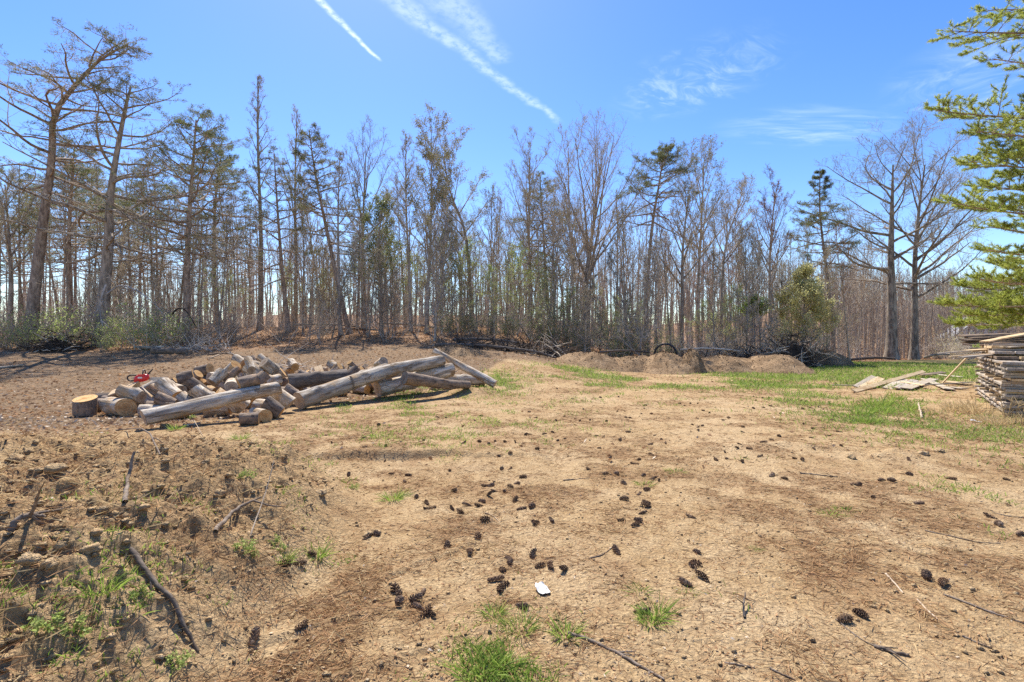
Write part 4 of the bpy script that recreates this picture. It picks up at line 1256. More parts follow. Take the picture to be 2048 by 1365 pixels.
M_LOG = woodmat('weathered barkless log', (.19, .14, .092), (.64, .56, .45), (.40, .25, .12), (1.8, 15, 15), patch=.75)
M_LOGW = woodmat('pale weathered round', (.26, .185, .115), (.66, .565, .435), (.46, .29, .14), (3, 13, 13), patch=.6)
M_LOGB = woodmat('brown barked round', (.11, .078, .055), (.30, .225, .165), (.36, .24, .145), (5, 16, 16), .02)
M_LOGD = woodmat('dark old log', (.07, .052, .04), (.24, .19, .15), (.16, .11, .075), (4, 14, 14), .02)
M_CUT = cutmat('sawn end', (.48, .28, .11), (.64, .43, .21), (.34, .165, .055))
M_CUTG = cutmat('greyed sawn end', (.34, .26, .18), (.47, .38, .28), (.22, .14, .085))
M_SPLIT = woodmat('split face', (.42, .28, .145), (.60, .45, .28), (.33, .19, .09), (3, 30, 30), .006)


def cap(geo, X, cen, ring, out_sign, mat=0, rngs=4):
    """sawn end: rings of quads from the outline RING to CEN"""
    n = len(ring)
    rows = [cen + (ring - cen) * f for f in np.linspace(1, .02, rngs + 1)]
    V = np.vstack(rows)
    F = []
    for a in range(rngs):
        for b in range(n):
            q = (a * n + b, a * n + (b + 1) % n, (a + 1) * n + (b + 1) % n, (a + 1) * n + b)
            F.append(q if out_sign > 0 else q[::-1])
    geo.raw(V, F, mat, False)


def log_meshes(L, r0, r1, seed, bend=0.0, knots=3, rough=.05, sides=26, half=False):
    """log along local X from -L/2 to L/2; returns (side mesh geo, end geos)"""
    rng = np.random.default_rng(seed)
    n = max(8, int(L / .09))
    t = np.linspace(0, 1, n)
    a = np.arange(sides) / sides * 2 * np.pi
    T, A = np.meshgrid(t, a, indexing='ij')
    Rb = r0 + (r1 - r0) * T
    nz = fbm(T * L * 2.2 + seed * 3.7, np.cos(A) * 1.2 + 9, 3, seed) + fbm(T * L * 1.5 + seed, np.sin(A) * 1.2 + 4, 3, seed + 9) - 1.0
    Rr = Rb * (1 + rough * 2.2 * nz + .05 * np.sin(A * 2 + seed) + rough * .5 * (fbm(T * L * 9, A * 3, 2, seed + 2) - .5))
    for k in range(knots):
        tk, ak = rng.uniform(.1, .9), rng.uniform(0, 6.28)
        dd = np.angle(np.exp(1j * (A - ak))) * Rb
        Rr = Rr + .30 * r0 * np.exp(-(((T - tk) * L / (r0 * .45)) ** 2 + (dd / (r0 * .4)) ** 2))
    X = (T - .5) * L
    bx = bend * np.sin(np.pi * T); by = bend * .5 * np.sin(2 * np.pi * T + seed)
    Y = Rr * np.cos(A) + by; Z = Rr * np.sin(A) + bx
    # the cut is not quite square
    s0, s1 = rng.normal(0, .12, 2)
    X = X + np.where(T == 0, 1, 0) * (s0 * Y) + np.where(T == 1, 1, 0) * (s1 * Y)
    if half: Z = np.maximum(Z, -.08 * r0 + .10 * r0 * (fbm(X * 4, Y * 9, 3, seed + 5) - .5))
    V = np.stack([X, Y, Z], -1)
    i = np.arange(n - 1)[:, None]; j = np.arange(sides)[None, :]
    F = np.stack([i * sides + j, i * sides + (j + 1) % sides, (i + 1) * sides + (j + 1) % sides, (i + 1) * sides + j], -1).reshape(-1, 4)
    body = Geo()
    if half:
        mt = np.where(np.sin(np.broadcast_to(A[:1] + np.pi / sides, (n - 1, sides))).ravel() < -.1, 1, 0)
        for m_ in (0, 1): body.raw(V.reshape(-1, 3), F[mt == m_], m_)
    else: body.raw(V.reshape(-1, 3), F[:, ::-1])
    ends = []
    for e, sg in ((0, -1), (n - 1, 1)):
        g2 = Geo(); cen = V[e].mean(0); cap(g2, None, cen, V[e] + np.array([sg * .002, 0, 0]), sg); ends.append(g2)
    return body, ends


def log_at(name, label, cat, A, B, r0, r1, seed, mats=None, group=None, bend=.0, knots=4, roll=0.0, rough=.05):
    A = Vector(A); B = Vector(B); D = B - A
    body, ends = log_meshes(D.length, r0, r1, seed, bend, knots, rough)
    mats = mats or (M_LOG, M_CUTG)
    o = body.obj(name, [mats[0]])
    for g2 in ends: g2.obj('cut_end', [mats[1]], o)
    o.location = (A + B) / 2
    o.rotation_euler = (D.to_track_quat('X', 'Z').to_matrix() @ Matrix.Rotation(roll, 3, 'X')).to_euler()
    tag(o, label, cat, group)
    return o


BIG = 'long logs lying across the firewood'
BIGLOGS = [  # label, near px py d, far px py d, r0, r1, bend, seed
    ('long pale barkless log lying along the front of the firewood heap', (287, 836, 8.75), (557, 776, 10.3), .150, .135, .03, 1),
    ('thick pale log with a sawn knot, lowest of the crossed logs', (598, 801, 11.1), (775, 738, 13.4), .195, .165, .03, 2),
    ('long crooked log resting on top of the thick pale log', (702, 765, 12.2), (882, 722, 14.4), .165, .155, -.05, 3),
    ('pale log with a bulging end beneath the crooked top log', (755, 779, 13.0), (903, 740, 14.6), .20, .20, .04, 4),
    ('short brown log jutting toward the clearing at the grass side', (808, 757, 12.6), (938, 771, 13.7), .175, .10, -.03, 5),
    ('straight slim log leaning down onto the green grass', (868, 702, 14.9), (990, 769, 14.6), .095, .135, 0, 6),
    ('dark barked log lying between the firewood and the thick pale log', (577, 764, 12.0), (696, 752, 12.6), .185, .155, .02, 7),
    ('grey log half hidden below the slim leaning log', (862, 758, 14.7), (968, 762, 15.4), .17, .15, .02, 8),
]
LOGSPH = []     # spheres standing for the solid logs, so that loose pieces come to rest on them
for lab, a, b, r0, r1, bend, sd in BIGLOGS:
    A, B = at(*a), at(*b)
    log_at('long_log', lab, 'log', A, B, r0, r1, sd + 40, (M_LOGD, M_CUT) if sd == 7 else (M_LOGB, M_CUTG) if sd == 5 else None, BIG, bend, roll=sd * 1.1, rough=.075)
    for f in np.linspace(0, 1, 16):
        p = A.lerp(B, f); LOGSPH.append((p.x, p.y, p.z, r0 + (r1 - r0) * f))

# the heap of sawn rounds
FV = []
for i, (kind, sd) in enumerate((('w', 1), ('w', 2), ('w', 3), ('b', 4), ('b', 5), ('w', 6), ('s', 7), ('s', 8), ('s', 9))):
    body, ends = log_meshes(.5, .15, .145, 200 + sd, .0, 1 if kind != 's' else 0, .10, 24, half=(kind == 's'))
    mats = {'w': [M_LOGW], 'b': [M_LOGB], 's': [M_LOGB, M_SPLIT]}[kind]
    FV.append((body.mesh('round', mats), [e.mesh('cut_end', [M_CUTG if i % 3 == 2 else M_CUT]) for e in ends], kind))

# px, distance, radius, length, yaw, look  (front row first; what is listed later lies on what came before)
FIRE = [(236, 10.45, .19, .62, -28, 0), (211, 10.95, .15, .45, 25, 3), (227, 11.5, .15, .52, -4, 4), (303, 10.35, .12, .42, 4, 1), (331, 10.5, .12, .36, 25, 3), (357, 10.0, .13, .34, 62, 2),
        (372, 10.8, .16, .42, -4, 5), (405, 10.9, .16, .42, 8, 0), (436, 10.4, .17, .48, 12, 1), (470, 10.3, .17, .42, 40, 2), (497, 10.0, .13, .36, 30, 3), (521, 9.6, .125, .42, -38, 0), (546, 9.9, .15, .36, 14, 3),
        (500, 9.2, .11, .3, 20, 4), (530, 10.6, .15, .4, -20, 1), (566, 10.7, .16, .4, 8, 5), (262, 11.3, .14, .5, 8, 2), (290, 11.2, .14, .5, -6, 0), (318, 11.5, .15, .5, 10, 1), (350, 11.7, .15, .5, -30, 5), (392, 11.9, .15, .5, 25, 3), (425, 11.6, .15, .46, -18, 6),
        (455, 11.5, .15, .45, 40, 7), (490, 11.4, .15, .45, -12, 4), (520, 11.7, .15, .4, 35, 0), (552, 11.6, .14, .42, -25, 2), (585, 11.7, .14, .4, 15, 3),
        (245, 11.0, .13, .55, 6, 6), (272, 10.9, .12, .42, -8, 5), (262, 10.55, .13, .45, 5, 2), (316, 11.0, .12, .42, 22, 7), (340, 11.3, .16, .62, -24, 1), (300, 12.0, .15, .45, 12, 3), (222, 12.2, .14, .55, 8, 4), (284, 12.6, .17, .42, 50, 0)]
rf = np.random.default_rng(21)
for i in range(172):
    u = rf.random()
    px = rf.normal(505, 38) if u < .34 else (rf.uniform(380, 760) if u < .9 else rf.uniform(250, 400))
    d = rf.normal(13.2, .45) if u < .34 else np.interp(px, [250, 400, 600, 760], [12.4, 12.9, 13.6, 14.6]) + rf.uniform(-.9, 1.1)
    if i > 99:
        px = rf.uniform(395, 800); d = np.interp(px, [395, 600, 800], [14.2, 15.2, 16.2]) + rf.uniform(-.9, 1.7)
    FIRE.append((float(px), float(d), float(rf.uniform(.095, .165)), float(rf.uniform(.30, .48)), float(rf.uniform(-70, 70)), int(rf.integers(0, 9))))


def stack_firewood():
    S = np.array(LOGSPH)
    placed = []
    for px, d, r, L, yaw, look in FIRE:
        x0 = (px - 1024) / 1000 * d; y0 = d
        best = None
        ca, sa = math.cos(R(yaw)), math.sin(R(yaw))
        half = max(L / 2 - r * .55, .02)
        us = np.linspace(-half, half, 5)
        for tilt in np.radians([-38, -28, -20, -13, -7, 0, 7, 13, 20, 28, 38]):
            ct, st = math.cos(tilt), math.sin(tilt)
            X = x0 + us * ct * ca; Y = y0 + us * ct * sa; Z = us * st
            zmin = float(np.max(ground_z(X, Y) + r * .93 - Z))
            dx = X[:, None] - S[None, :, 0]; dy = Y[:, None] - S[None, :, 1]
            rr = r * .96 + S[None, :, 3]
            q = rr ** 2 - dx ** 2 - dy ** 2
            zz = np.where(q > 0, S[None, :, 2] + np.sqrt(np.maximum(q, 0)) - Z[:, None], -9)
            zc = max(zmin, float(zz.max()))
            if best is None or zc < best[0] - 1e-4: best = (zc, tilt, X, Y, Z)
        zc, tilt, X, Y, Z = best
        if zc > gz(x0, y0) + (.95 if abs(px - 505) < 60 else .62): continue
        S = np.vstack([S, np.stack([X, Y, Z + zc, np.full(5, r)], 1)])
        placed.append((px, d, x0, y0, zc, tilt, R(yaw), r, L, look))
    return placed


def word(r, L, look):
    k = FV[look][2]
    t = 'thick' if r > .155 else ('slim' if r < .128 else 'middling')
    c = 'pale grey' if k == 'w' else ('brown barked' if k == 'b' else 'split-faced')
    return f'{t} {c}'


PILE = stack_firewood()
rows = {'front': [], 'middle': [], 'back': [], 'far edge': []}
for p in PILE:
    lim = [np.interp(p[0], [200, 560, 760], v) for v in ((11.05, 11.0, 12.4), (12.2, 12.9, 13.6), (13.5, 14.3, 15.4))]
    rows['front' if p[1] < lim[0] else 'middle' if p[1] < lim[1] else 'back' if p[1] < lim[2] else 'far edge'].append(p)
for rn, L_ in rows.items():
    for k, (px, d, x, y, z, tilt, yaw, r, L, look) in enumerate(sorted(L_, key=lambda q: q[0])):
        me, ends, kind = FV[look]
        o = put('split_log' if kind == 's' else 'firewood_round', me)
        o.location = (x, y, z)
        o.rotation_euler = (Matrix.Rotation(yaw, 3, 'Z') @ Matrix.Rotation(-tilt, 3, 'Y') @ Matrix.Rotation(k * 1.9 if kind != 's' else (.5 if k % 2 else 3.6), 3, 'X')).to_euler()
        o.scale = (L / .5, r / .15, r / .15)
        for e in ends: put('cut_end', e, o)
        tag(o, f'{word(r, L, look)} firewood piece, {nth(k + 1)} from the upright stump along the {rn}', 'firewood', 'sawn firewood in the heap')

# the upright stump with its grooved sides
x, y, _ = pxd(170, 10.35)
body, ends = log_meshes(.36, .205, .215, 333, 0, 0, .05, 40)
o = body.obj('wood_stump', [M_LOGB]); [e.obj('cut_end', [M_CUT], o) for e in ends]
o.location = (x, y, gz(x, y) + .17); o.rotation_euler = (0, R(-90), 0)
tag(o, 'sawn stump standing upright at the end of the firewood heap', 'stump')
ax, ay, az_ = pxd(306, 24.2); bx, by, bz = pxd(374, 24.0)
log_at('fallen_log', 'single dark log lying apart at the foot of the green shrubs', 'log', (ax, ay, az_ + .13), (bx, by, bz + .12), .15, .14, 61, (M_LOGB, M_CUTG))
ax, ay, az_ = pxd(268, 25.6); bx, by, bz = pxd(330, 25.2)
log_at('fallen_log', 'thin silvery log behind the single dark log', 'log', (ax, ay, az_ + .12), (bx, by, bz + .16), .07, .09, 62, (M_LOG, M_CUTG))
for i, (p0, d0, z0, p1, d1, z1, r, lab) in enumerate((
        (870, 26.6, .15, 1050, 26.2, .18, .10, 'long dark fallen trunk along the front of the brush pile'), (905, 27.4, .35, 1040, 27.0, .45, .09, 'dark fallen trunk on top of the brush pile'), (1010, 26.4, .12, 1112, 25.6, .1, .08, 'dark broken branch between brush pile and tallest mound'),
        (760, 38, .5, 900, 35, .2, .09, 'pale fallen trunk on the leafy slope beyond the crossed logs'), (590, 38, .4, 720, 37, .3, .08, 'pale fallen trunk on the leafy slope behind the firewood heap'), (640, 36, .15, 760, 34.5, .2, .07, 'thin fallen trunk lower on the leafy slope behind the firewood'),
        (1360, 28.2, 1.05, 1480, 28.0, .95, .07, 'bare fallen trunk lying level above the low mulch ridge'), (1200, 28.4, .6, 1300, 28.8, .9, .06, 'thin fallen trunk behind the low spreading mulch mound'), (1700, 40, .12, 1790, 39.5, .15, .12, 'fallen trunk at the foot of the great grey oak'), (1848, 40, .2, 1900, 39, .5, .10, 'fallen limb in the leaves beside the arching bare tree'))):
    ax, ay, az_ = pxd(p0, d0); bx, by, bz = pxd(p1, d1)
    log_at('fallen_log', lab, 'fallen trunk', (ax, ay, az_ + z0), (bx, by, bz + z1), r, r * .7, 70 + i, (M_LOG, M_CUTG) if 'pale' in lab or 'bare' in lab else (M_LOGD, M_CUTG), 'fallen trunks in and by the wood', .12, 2)


# the red tool on the heap
def red_tool():
    p = at(283, 758, 11.25)
    e = empty('power_tool', (p.x, p.y, p.z - .09), R(18))
    m, g, out = material('red plastic'); principled(g, out, (.62, .015, .02), .35, None, .5)
    mb, g, out = material('black plastic'); principled(g, out, (.02, .02, .022), .5, None, .4)
    mw, g, out = material('white plastic'); principled(g, out, (.7, .7, .68), .5)
    ms, g, out = material('steel bar'); b = principled(g, out, (.35, .35, .36), .4); b.inputs['Metallic'].default_value = .8
    bm = Geo()
    for t in (0,):
        na, nn = 20, 14
        u = np.linspace(-1, 1, nn); A = np.arange(na) / na * 2 * np.pi
        rr = (1 - np.abs(u) ** 3.2) ** .45
        ce, se = np.cos(A), np.sin(A)
        sx = np.sign(ce) * np.abs(ce) ** .6; sz = np.sign(se) * np.abs(se) ** .6
        V = np.stack([np.repeat(u * .15, na), (rr[:, None] * sx * .085).ravel(), (rr[:, None] * sz * .085 + (.03 * u)[:, None]).ravel() + .10], 1)
        i = np.arange(nn - 1)[:, None]; j = np.arange(na)[None, :]
        bm.raw(V, np.stack([i * na + j, i * na + (j + 1) % na, (i + 1) * na + (j + 1) % na, (i + 1) * na + j], -1).reshape(-1, 4))
    bm.box((.02, -.08, .17), (.12, .05, .05))
    bm.obj('body', [m], e)
    h = Geo(); a = np.linspace(0, np.pi, 9)
    h.tube(np.stack([.05 + .0 * a, .09 * np.cos(a), .16 + .13 * np.sin(a)], 1), np.full(9, .013), 7); h.obj('front_handle', [mb], e)
    h = Geo(); h.tube(catmull([(-.12, 0, .06), (-.22, 0, .05), (-.27, 0, .11), (-.22, 0, .17), (-.1, 0, .17)], 14), np.full(14, .016), 7); h.obj('rear_handle', [mb], e)
    h = Geo(); h.tube([(.10, 0, .16), (.16, .01, .24), (.21, .02, .30)], [.016, .014, .012], 7); h.obj('lever', [mb], e)
    h = Geo(); h.box((.0, -.087, .12), (.08, .012, .035)); h.obj('badge_plate', [mw], e)
    h = Geo(); h.box((.31, .05, .08), (.36, .012, .07)); h.obj('guide_bar', [ms], e)
    tag(e, 'small bright red power tool with black handles on the firewood heap', 'power tool')


red_tool()


# ------------------------------------------------------------------ lumber
M_PLANK = woodmat('grey weathered planks', (.21, .17, .13), (.49, .425, .35), (.42, .29, .17), (1.4, 26, 26), .004)
M_PLANKN = woodmat('tan planks', (.44, .31, .17), (.66, .50, .30), (.40, .25, .12), (1.4, 26, 26), .003)
M_PLANKP = woodmat('pale planks', (.35, .285, .205), (.55, .465, .35), (.42, .30, .18), (1.4, 26, 26), .003)
M_SLAB = woodmat('bark slabs', (.10, .072, .05), (.26, .19, .135), (.40, .28, .17), (3, 16, 16), .015)


def board_mesh(L, w, t, seed, mat, waney=.0):
    """board along X with slightly uneven edges, softened corners and a little warp"""
    rng = np.random.default_rng(seed)
    n = 14
    x = np.linspace(-L / 2, L / 2, n)
    prof = np.array([(-.5, -.38), (-.47, -.5), (.47, -.5), (.5, -.38), (.5, .38), (.47, .5), (-.47, .5), (-.5, .38)])
    wv = w * (1 + .02 * np.cumsum(rng.normal(0, .3, n))) * (1 + waney * rng.normal(0, .5, n))
    z0 = min(.012 * L, .012) * np.sin(np.linspace(0, 3.1, n)) * rng.normal(0, .5)
    tw = np.linspace(-1, 1, n) * rng.normal(0, .02)
    V = []
    for i in range(n):
        P = prof * [wv[i], t]
        c, s = math.cos(tw[i]), math.sin(tw[i])
        for a, b in P: V.append((x[i], a * c - b * s, a * s + b * c + z0[i]))
    V = np.array(V); k = 8
    i = np.arange(n - 1)[:, None]; j = np.arange(k)[None, :]
    geo = Geo()
    geo.raw(V, np.stack([i * k + j, (i + 1) * k + j, (i + 1) * k + (j + 1) % k, i * k + (j + 1) % k], -1).reshape(-1, 4), 0, False)
    for b, sg in ((0, 1), ((n - 1) * k, -1)):
        f = [(b, b + 1, b + 2, b + 3), (b, b + 3, b + 4, b + 7), (b + 4, b + 5, b + 6, b + 7)]
        geo.raw(V, [q if sg > 0 else q[::-1] for q in f], 0, False)
    return geo.mesh('board', [mat])


def board(name, label, A, B, w, t, seed, mat, group, roll=0.0, cat='board', waney=0):
    A = Vector(A); B = Vector(B); D = B - A
    o = put(name, board_mesh(D.length, w, t, seed, mat, waney))
    o.location = (A + B) / 2
    o.rotation_euler = (D.to_track_quat('X', 'Z').to_matrix() @ Matrix.Rotation(roll, 3, 'X')).to_euler()
    tag(o, label, cat, group)
    return o


def lumber():
    rng = np.random.default_rng(9)
    c0 = Vector((10.15, 10.35, 0)); u = Vector((.62, .785, 0)).normalized(); v = Vector((u.y, -u.x, 0))
    zb = gz(10.3, 10.6) - .02
    LS = 'boards in the lumber stack'
    nl = 10
    pitch = .112
    z = zb + .07
    for k in range(nl):
        last = k == nl - 1
        for s_ in range(6):                                    # spacers across the stack
            a = c0 + u * (.12 + s_ * 1.0 + rng.uniform(-.1, .1)) + v * (.03 - rng.random() * .06)
            b = a + v * (1.62 + rng.random() * .15)
            board('spacer', f'spacer strip under the {nth(k + 1)} board layer of the lumber stack, {nth(s_ + 1)} from its near end', (a.x, a.y, z), (b.x, b.y, z), .085, .045, 900 + k * 10 + s_, M_PLANK if rng.random() < .6 else M_PLANKN, 'spacers in the lumber stack', cat='spacer')
        z += .055
        off = 0.0
        c = 0
        while off < 1.55:
            w = rng.uniform(.34, .46) if k > 3 else rng.uniform(.24, .36)
            a = c0 + u * rng.uniform(-.10, .10) + v * (off + w / 2 + rng.uniform(-.02, .05) + (.12 if c == 0 and k in (2, 6) else 0)) - u * (.25 if k == 8 else 0)
            b = a + u * rng.uniform(4.6, 5.4)
            mt = (M_PLANK, M_PLANK, M_PLANKN, M_PLANK, M_PLANKP)[int(rng.integers(5))]
            board('lumber_board', f'{ {M_PLANK: "grey", M_PLANKN: "tan", M_PLANKP: "pale"}[mt]} board, {nth(k + 1)} layer up in the lumber stack, {nth(c + 1)} from the grass side', (a.x, a.y, z), (b.x, b.y, z), w, .052, 1000 + k * 12 + c, mt, LS)
            off += w + rng.uniform(.02, .09); c += 1
        z += pitch - .055
    for k in range(3):
        off = .02
        c = 0
        while off < 1.5:
            w = rng.uniform(.26, .40)
            a = c0 + u * (1.0 + .45 * k + rng.uniform(-.12, .12)) + v * (off + w / 2)
            b = a + u * rng.uniform(3.0, 3.7)
            mt = (M_PLANKN, M_PLANK, M_SLAB)[int(rng.integers(3))]
            board('lumber_board', f'{ {M_PLANK: "grey", M_PLANKN: "tan", M_SLAB: "dark"}[mt]} board, {nth(k + 1)} layer of the set-back top of the lumber stack, {nth(c + 1)} from its grass side'.replace('the set-back top of ', 'set-back boards on ').replace(' from its grass side', ' along'), (a.x, a.y, z + .02), (b.x, b.y, z + .02), w, .06, 1200 + k * 12 + c, mt, LS)
            off += w + rng.uniform(.01, .04); c += 1
        z += .115
        for s_ in range(4):
            a = c0 + u * (1.75 + s_ * .75) + v * .02
            b = a + v * 1.45
            board('spacer', f'spacer strip on the {nth(k + 1)} set-back layer of the lumber stack, {nth(s_ + 1)} along', (a.x, a.y, z - .035), (b.x, b.y, z - .035), .085, .045, 960 + k * 10 + s_, M_PLANK, 'spacers in the lumber stack', cat='spacer')
    zt = z + .02
    # loose boards thrown across the top, sticking out to one side
    TB = 'loose boards across the top of the lumber stack'
    def P(px, py, d): return at(px, py, d)
    tops = [((1876, 707, 12.4), (2080, 694, 12.6), .06, .03, M_PLANKP, 'long thin pale board sticking out furthest over the grass'),
            ((1899, 714, 12.0), (2060, 702, 12.2), .06, .03, M_PLANKN, 'thin tan board below the furthest sticking-out board'),
            ((1922, 715, 11.8), (2085, 701, 11.6), .20, .035, M_PLANK, 'grey board lying across the top edge of the stack'),
            ((1935, 702, 12.5), (2090, 694, 12.7), .26, .04, M_PLANKN, 'broad tan board lying flat across the stack top'),
            ((1950, 698, 13.0), (2100, 690, 13.2), .26, .04, M_PLANK, 'broad grey board at the rear of the stack top'),
            ((2008, 694, 11.6), (2150, 690, 11.4), .36, .03, M_PLANKP, 'wide pale sheet of board lying at a slope on top')]
    for i, (a, b, w, t, mt, lab) in enumerate(tops):
        board('loose_board', lab, P(*a), P(*b), w, t, 1300 + i, mt, TB)
    for i in range(11):                                        # bark slabs heaped on the back of the stack
        py = 688 - (i % 6) * 3.2 - (1.5 if i > 5 else 0)
        a = P(1921 + rng.uniform(0, 18) + (i // 6) * 50, py + rng.uniform(-1, 3), 13.2 + rng.uniform(-.2, .3)); b = P(2110, py - 4 + rng.uniform(-3, 2), 13.4 + rng.uniform(-.2, .3))
        board('bark_slab', f'dark bark-edged slab, {nth(i + 1)} up in the heap on the stack\'s far end', a, b, .24, .04, 1400 + i, M_SLAB, 'bark slabs on the lumber stack', cat='slab', waney=.2, roll=rng.normal(0, .08))
    board('bark_slab', 'long pale slab slanting over the top of the bark slabs', P(1968, 684, 12.6), P(2100, 660, 12.9), .22, .035, 1420, M_PLANKN, 'bark slabs on the lumber stack', cat='slab', waney=.1)
    # one plank leaning against the stack
    x, y, zg = on_ground(1884, 769)
    board('leaning_board', 'narrow tan board leaning against the lumber stack', (x, y, zg + .02), at(1935, 714, y - .9), .075, .035, 1430, M_PLANKN, None, roll=.9)
    # boards dropped on the grass
    DB = 'boards dropped on the grass'
    spec = [((1662, 772), (1715, 773), .05, M_PLANKP, 'thin pale stick-like board lying apart from the others', 0, .03),
            ((1715, 777), (1750, 762), .26, M_PLANKP, 'short pale board, outermost of a leaning pair', .35, .10),
            ((1727, 778), (1762, 763), .26, M_PLANKN, 'short tan board, inner one of a leaning pair', .35, .08),
            ((1708, 786), (1848, 755), .16, M_PLANKN, 'long tan board propped over the dropped pile', .5, .16),
            ((1774, 779), (1808, 764), .26, M_PLANKP, 'pale board lying below the long propped board', .25, .06),
            ((1795, 781), (1830, 764), .24, M_PLANK, 'grey board in the middle of the dropped pile', .2, .06),
            ((1812, 782), (1868, 762), .28, M_PLANKP, 'broad pale board in the middle of the dropped pile', .1, .07),
            ((1806, 770), (1850, 778), .14, M_PLANKN, 'narrow tan board crossing under the broad pale board', 0, .10),
            ((1838, 756), (1888, 750), .22, M_SLAB, 'dark bark slab at the rear of the dropped pile', .2, .12),
            ((1850, 762), (1900, 783), .28, M_PLANKP, 'broad pale board slanting toward the lumber stack', -.1, .06),
            ((1890, 766), (1936, 772), .30, M_PLANKN, 'broad tan board nearest the lumber stack', 0, .06),
            ((1880, 776), (1930, 781), .24, M_PLANKP, 'pale board flat in the grass by the lumber stack', 0, .05),
            ((1852, 780), (1945, 774), .05, M_PLANK, 'long thin grey strip reaching to the lumber stack', 0, .16),
            ((1872, 752), (1925, 757), .24, M_PLANKP, 'pale board behind the others, close to the stack', 0, .05)]
    for i, (a, b, w, mt, lab, roll, lift) in enumerate(spec):
        xa, ya, za = on_ground(*a); xb, yb, zb_ = on_ground(*b)
        l0, l1 = (lift * .3, lift * 1.6) if i in (1, 2, 3, 4) else (lift, lift)
        board('dropped_board', lab, (xa, ya, za + l0), (xb, yb, zb_ + l1), w, .03, 1500 + i, mt, DB, roll=roll)
    x, y, z_ = on_ground(-30, 742); x2, y2, z2 = on_ground(44, 733)
    board('old_plank', 'grey plank lying on the chips at the edge of the clearing', (x, y, z_ + .04), (x2, y2, z2 + .04), .22, .06, 1600, M_PLANKP, None, cat='plank')


lumber()


# ------------------------------------------------------------------ black corrugated pipe and the far house
def drain_pipe():
    x, y, z = pxd(1331, 27.6); z += .12
    m, g, out = material('black plastic pipe'); principled(g, out, (.018, .018, .02), .45, None, .4)
    e = empty('drain_pipe', (x, y, z), R(-17))
    n, k = 60, 36
    t = np.linspace(0, 2.4, n); A = np.arange(k) / k * 2 * np.pi
    for nm, r0, sg in (('outer_shell', .62, 1), ('inner_lining', .555, -1)):
        r = r0 + (.028 * np.sign(np.sin(t * 2 * np.pi / .16)) if sg > 0 else 0 * t)
        V = np.stack([(r[:, None] * np.cos(A)).ravel(), np.repeat(t, k), (r[:, None] * np.sin(A)).ravel() + .70], 1)
        i = np.arange(n - 1)[:, None]; j = np.arange(k)[None, :]
        F = np.stack([i * k + j, i * k + (j + 1) % k, (i + 1) * k + (j + 1) % k, (i + 1) * k + j], -1).reshape(-1, 4)
        q = Geo(); q.raw(V, F[:, ::sg]); q.obj(nm, [m], e)
    q = Geo(); q.tube(np.stack([.59 * np.cos(np.append(A, A[:2])), 0 * np.append(A, A[:2]), .70 + .59 * np.sin(np.append(A, A[:2]))], 1), np.full(k + 2, .04), 6); q.obj('rim', [m], e)
    tag(e, 'big black corrugated pipe end standing behind the mulch mounds', 'drain pipe')


drain_pipe()


def house():
    x, y, z = pxd(1966, 74)
    e = empty('house', (x, y, z - .3), R(-28))
    m, g, out = material('grey siding'); principled(g, out, (.74, .73, .70), .7)
    mr, g, out = material('grey roof shingles'); principled(g, out, (.27, .265, .27), .9)
    mw, g, out = material('window glass'); principled(g, out, (.03, .035, .04), .15, None, .5)
    mt, g, out = material('white trim'); principled(g, out, (.75, .75, .73), .6)
    Wd, L, H, pk = 6.4, 9.0, 4.2, 7.1
    q = Geo(); q.box((0, L / 2, H / 2), (Wd, L, H))
    for yy in (0.0, L):
        q.raw([(-Wd / 2, yy, H), (Wd / 2, yy, H), (0, yy, pk), (0, yy, pk)], [(0, 1, 2, 3)], 0, False)
    q.obj('wall', [m], e)
    q = Geo()
    for s in (-1, 1):
        a = np.array([(s * (Wd / 2 + .4), -.4, H - .33), (s * (Wd / 2 + .4), L + .4, H - .33), (0, L + .4, pk + .02), (0, -.4, pk + .02)])
        b = a + [0, 0, .14]
        q.raw(np.vstack([a, b]), [(0, 1, 2, 3), (4, 5, 6, 7), (0, 1, 5, 4), (1, 2, 6, 5), (3, 0, 4, 7)], 0, False)
    q.obj('roof', [mr], e)
    for xx, zz in ((-1.7, 1.4), (1.7, 1.4), (0, 3.3)):
        q = Geo(); q.box((xx, -.03, zz), (1.1, .06, 1.3)); w = q.obj('window', [mt], e)
        q = Geo(); q.box((xx, -.07, zz), (.9, .03, 1.1)); q.obj('pane', [mw], w)
    tag(e, 'pale gabled house far off behind the lumber stack and pine', 'house')


house()


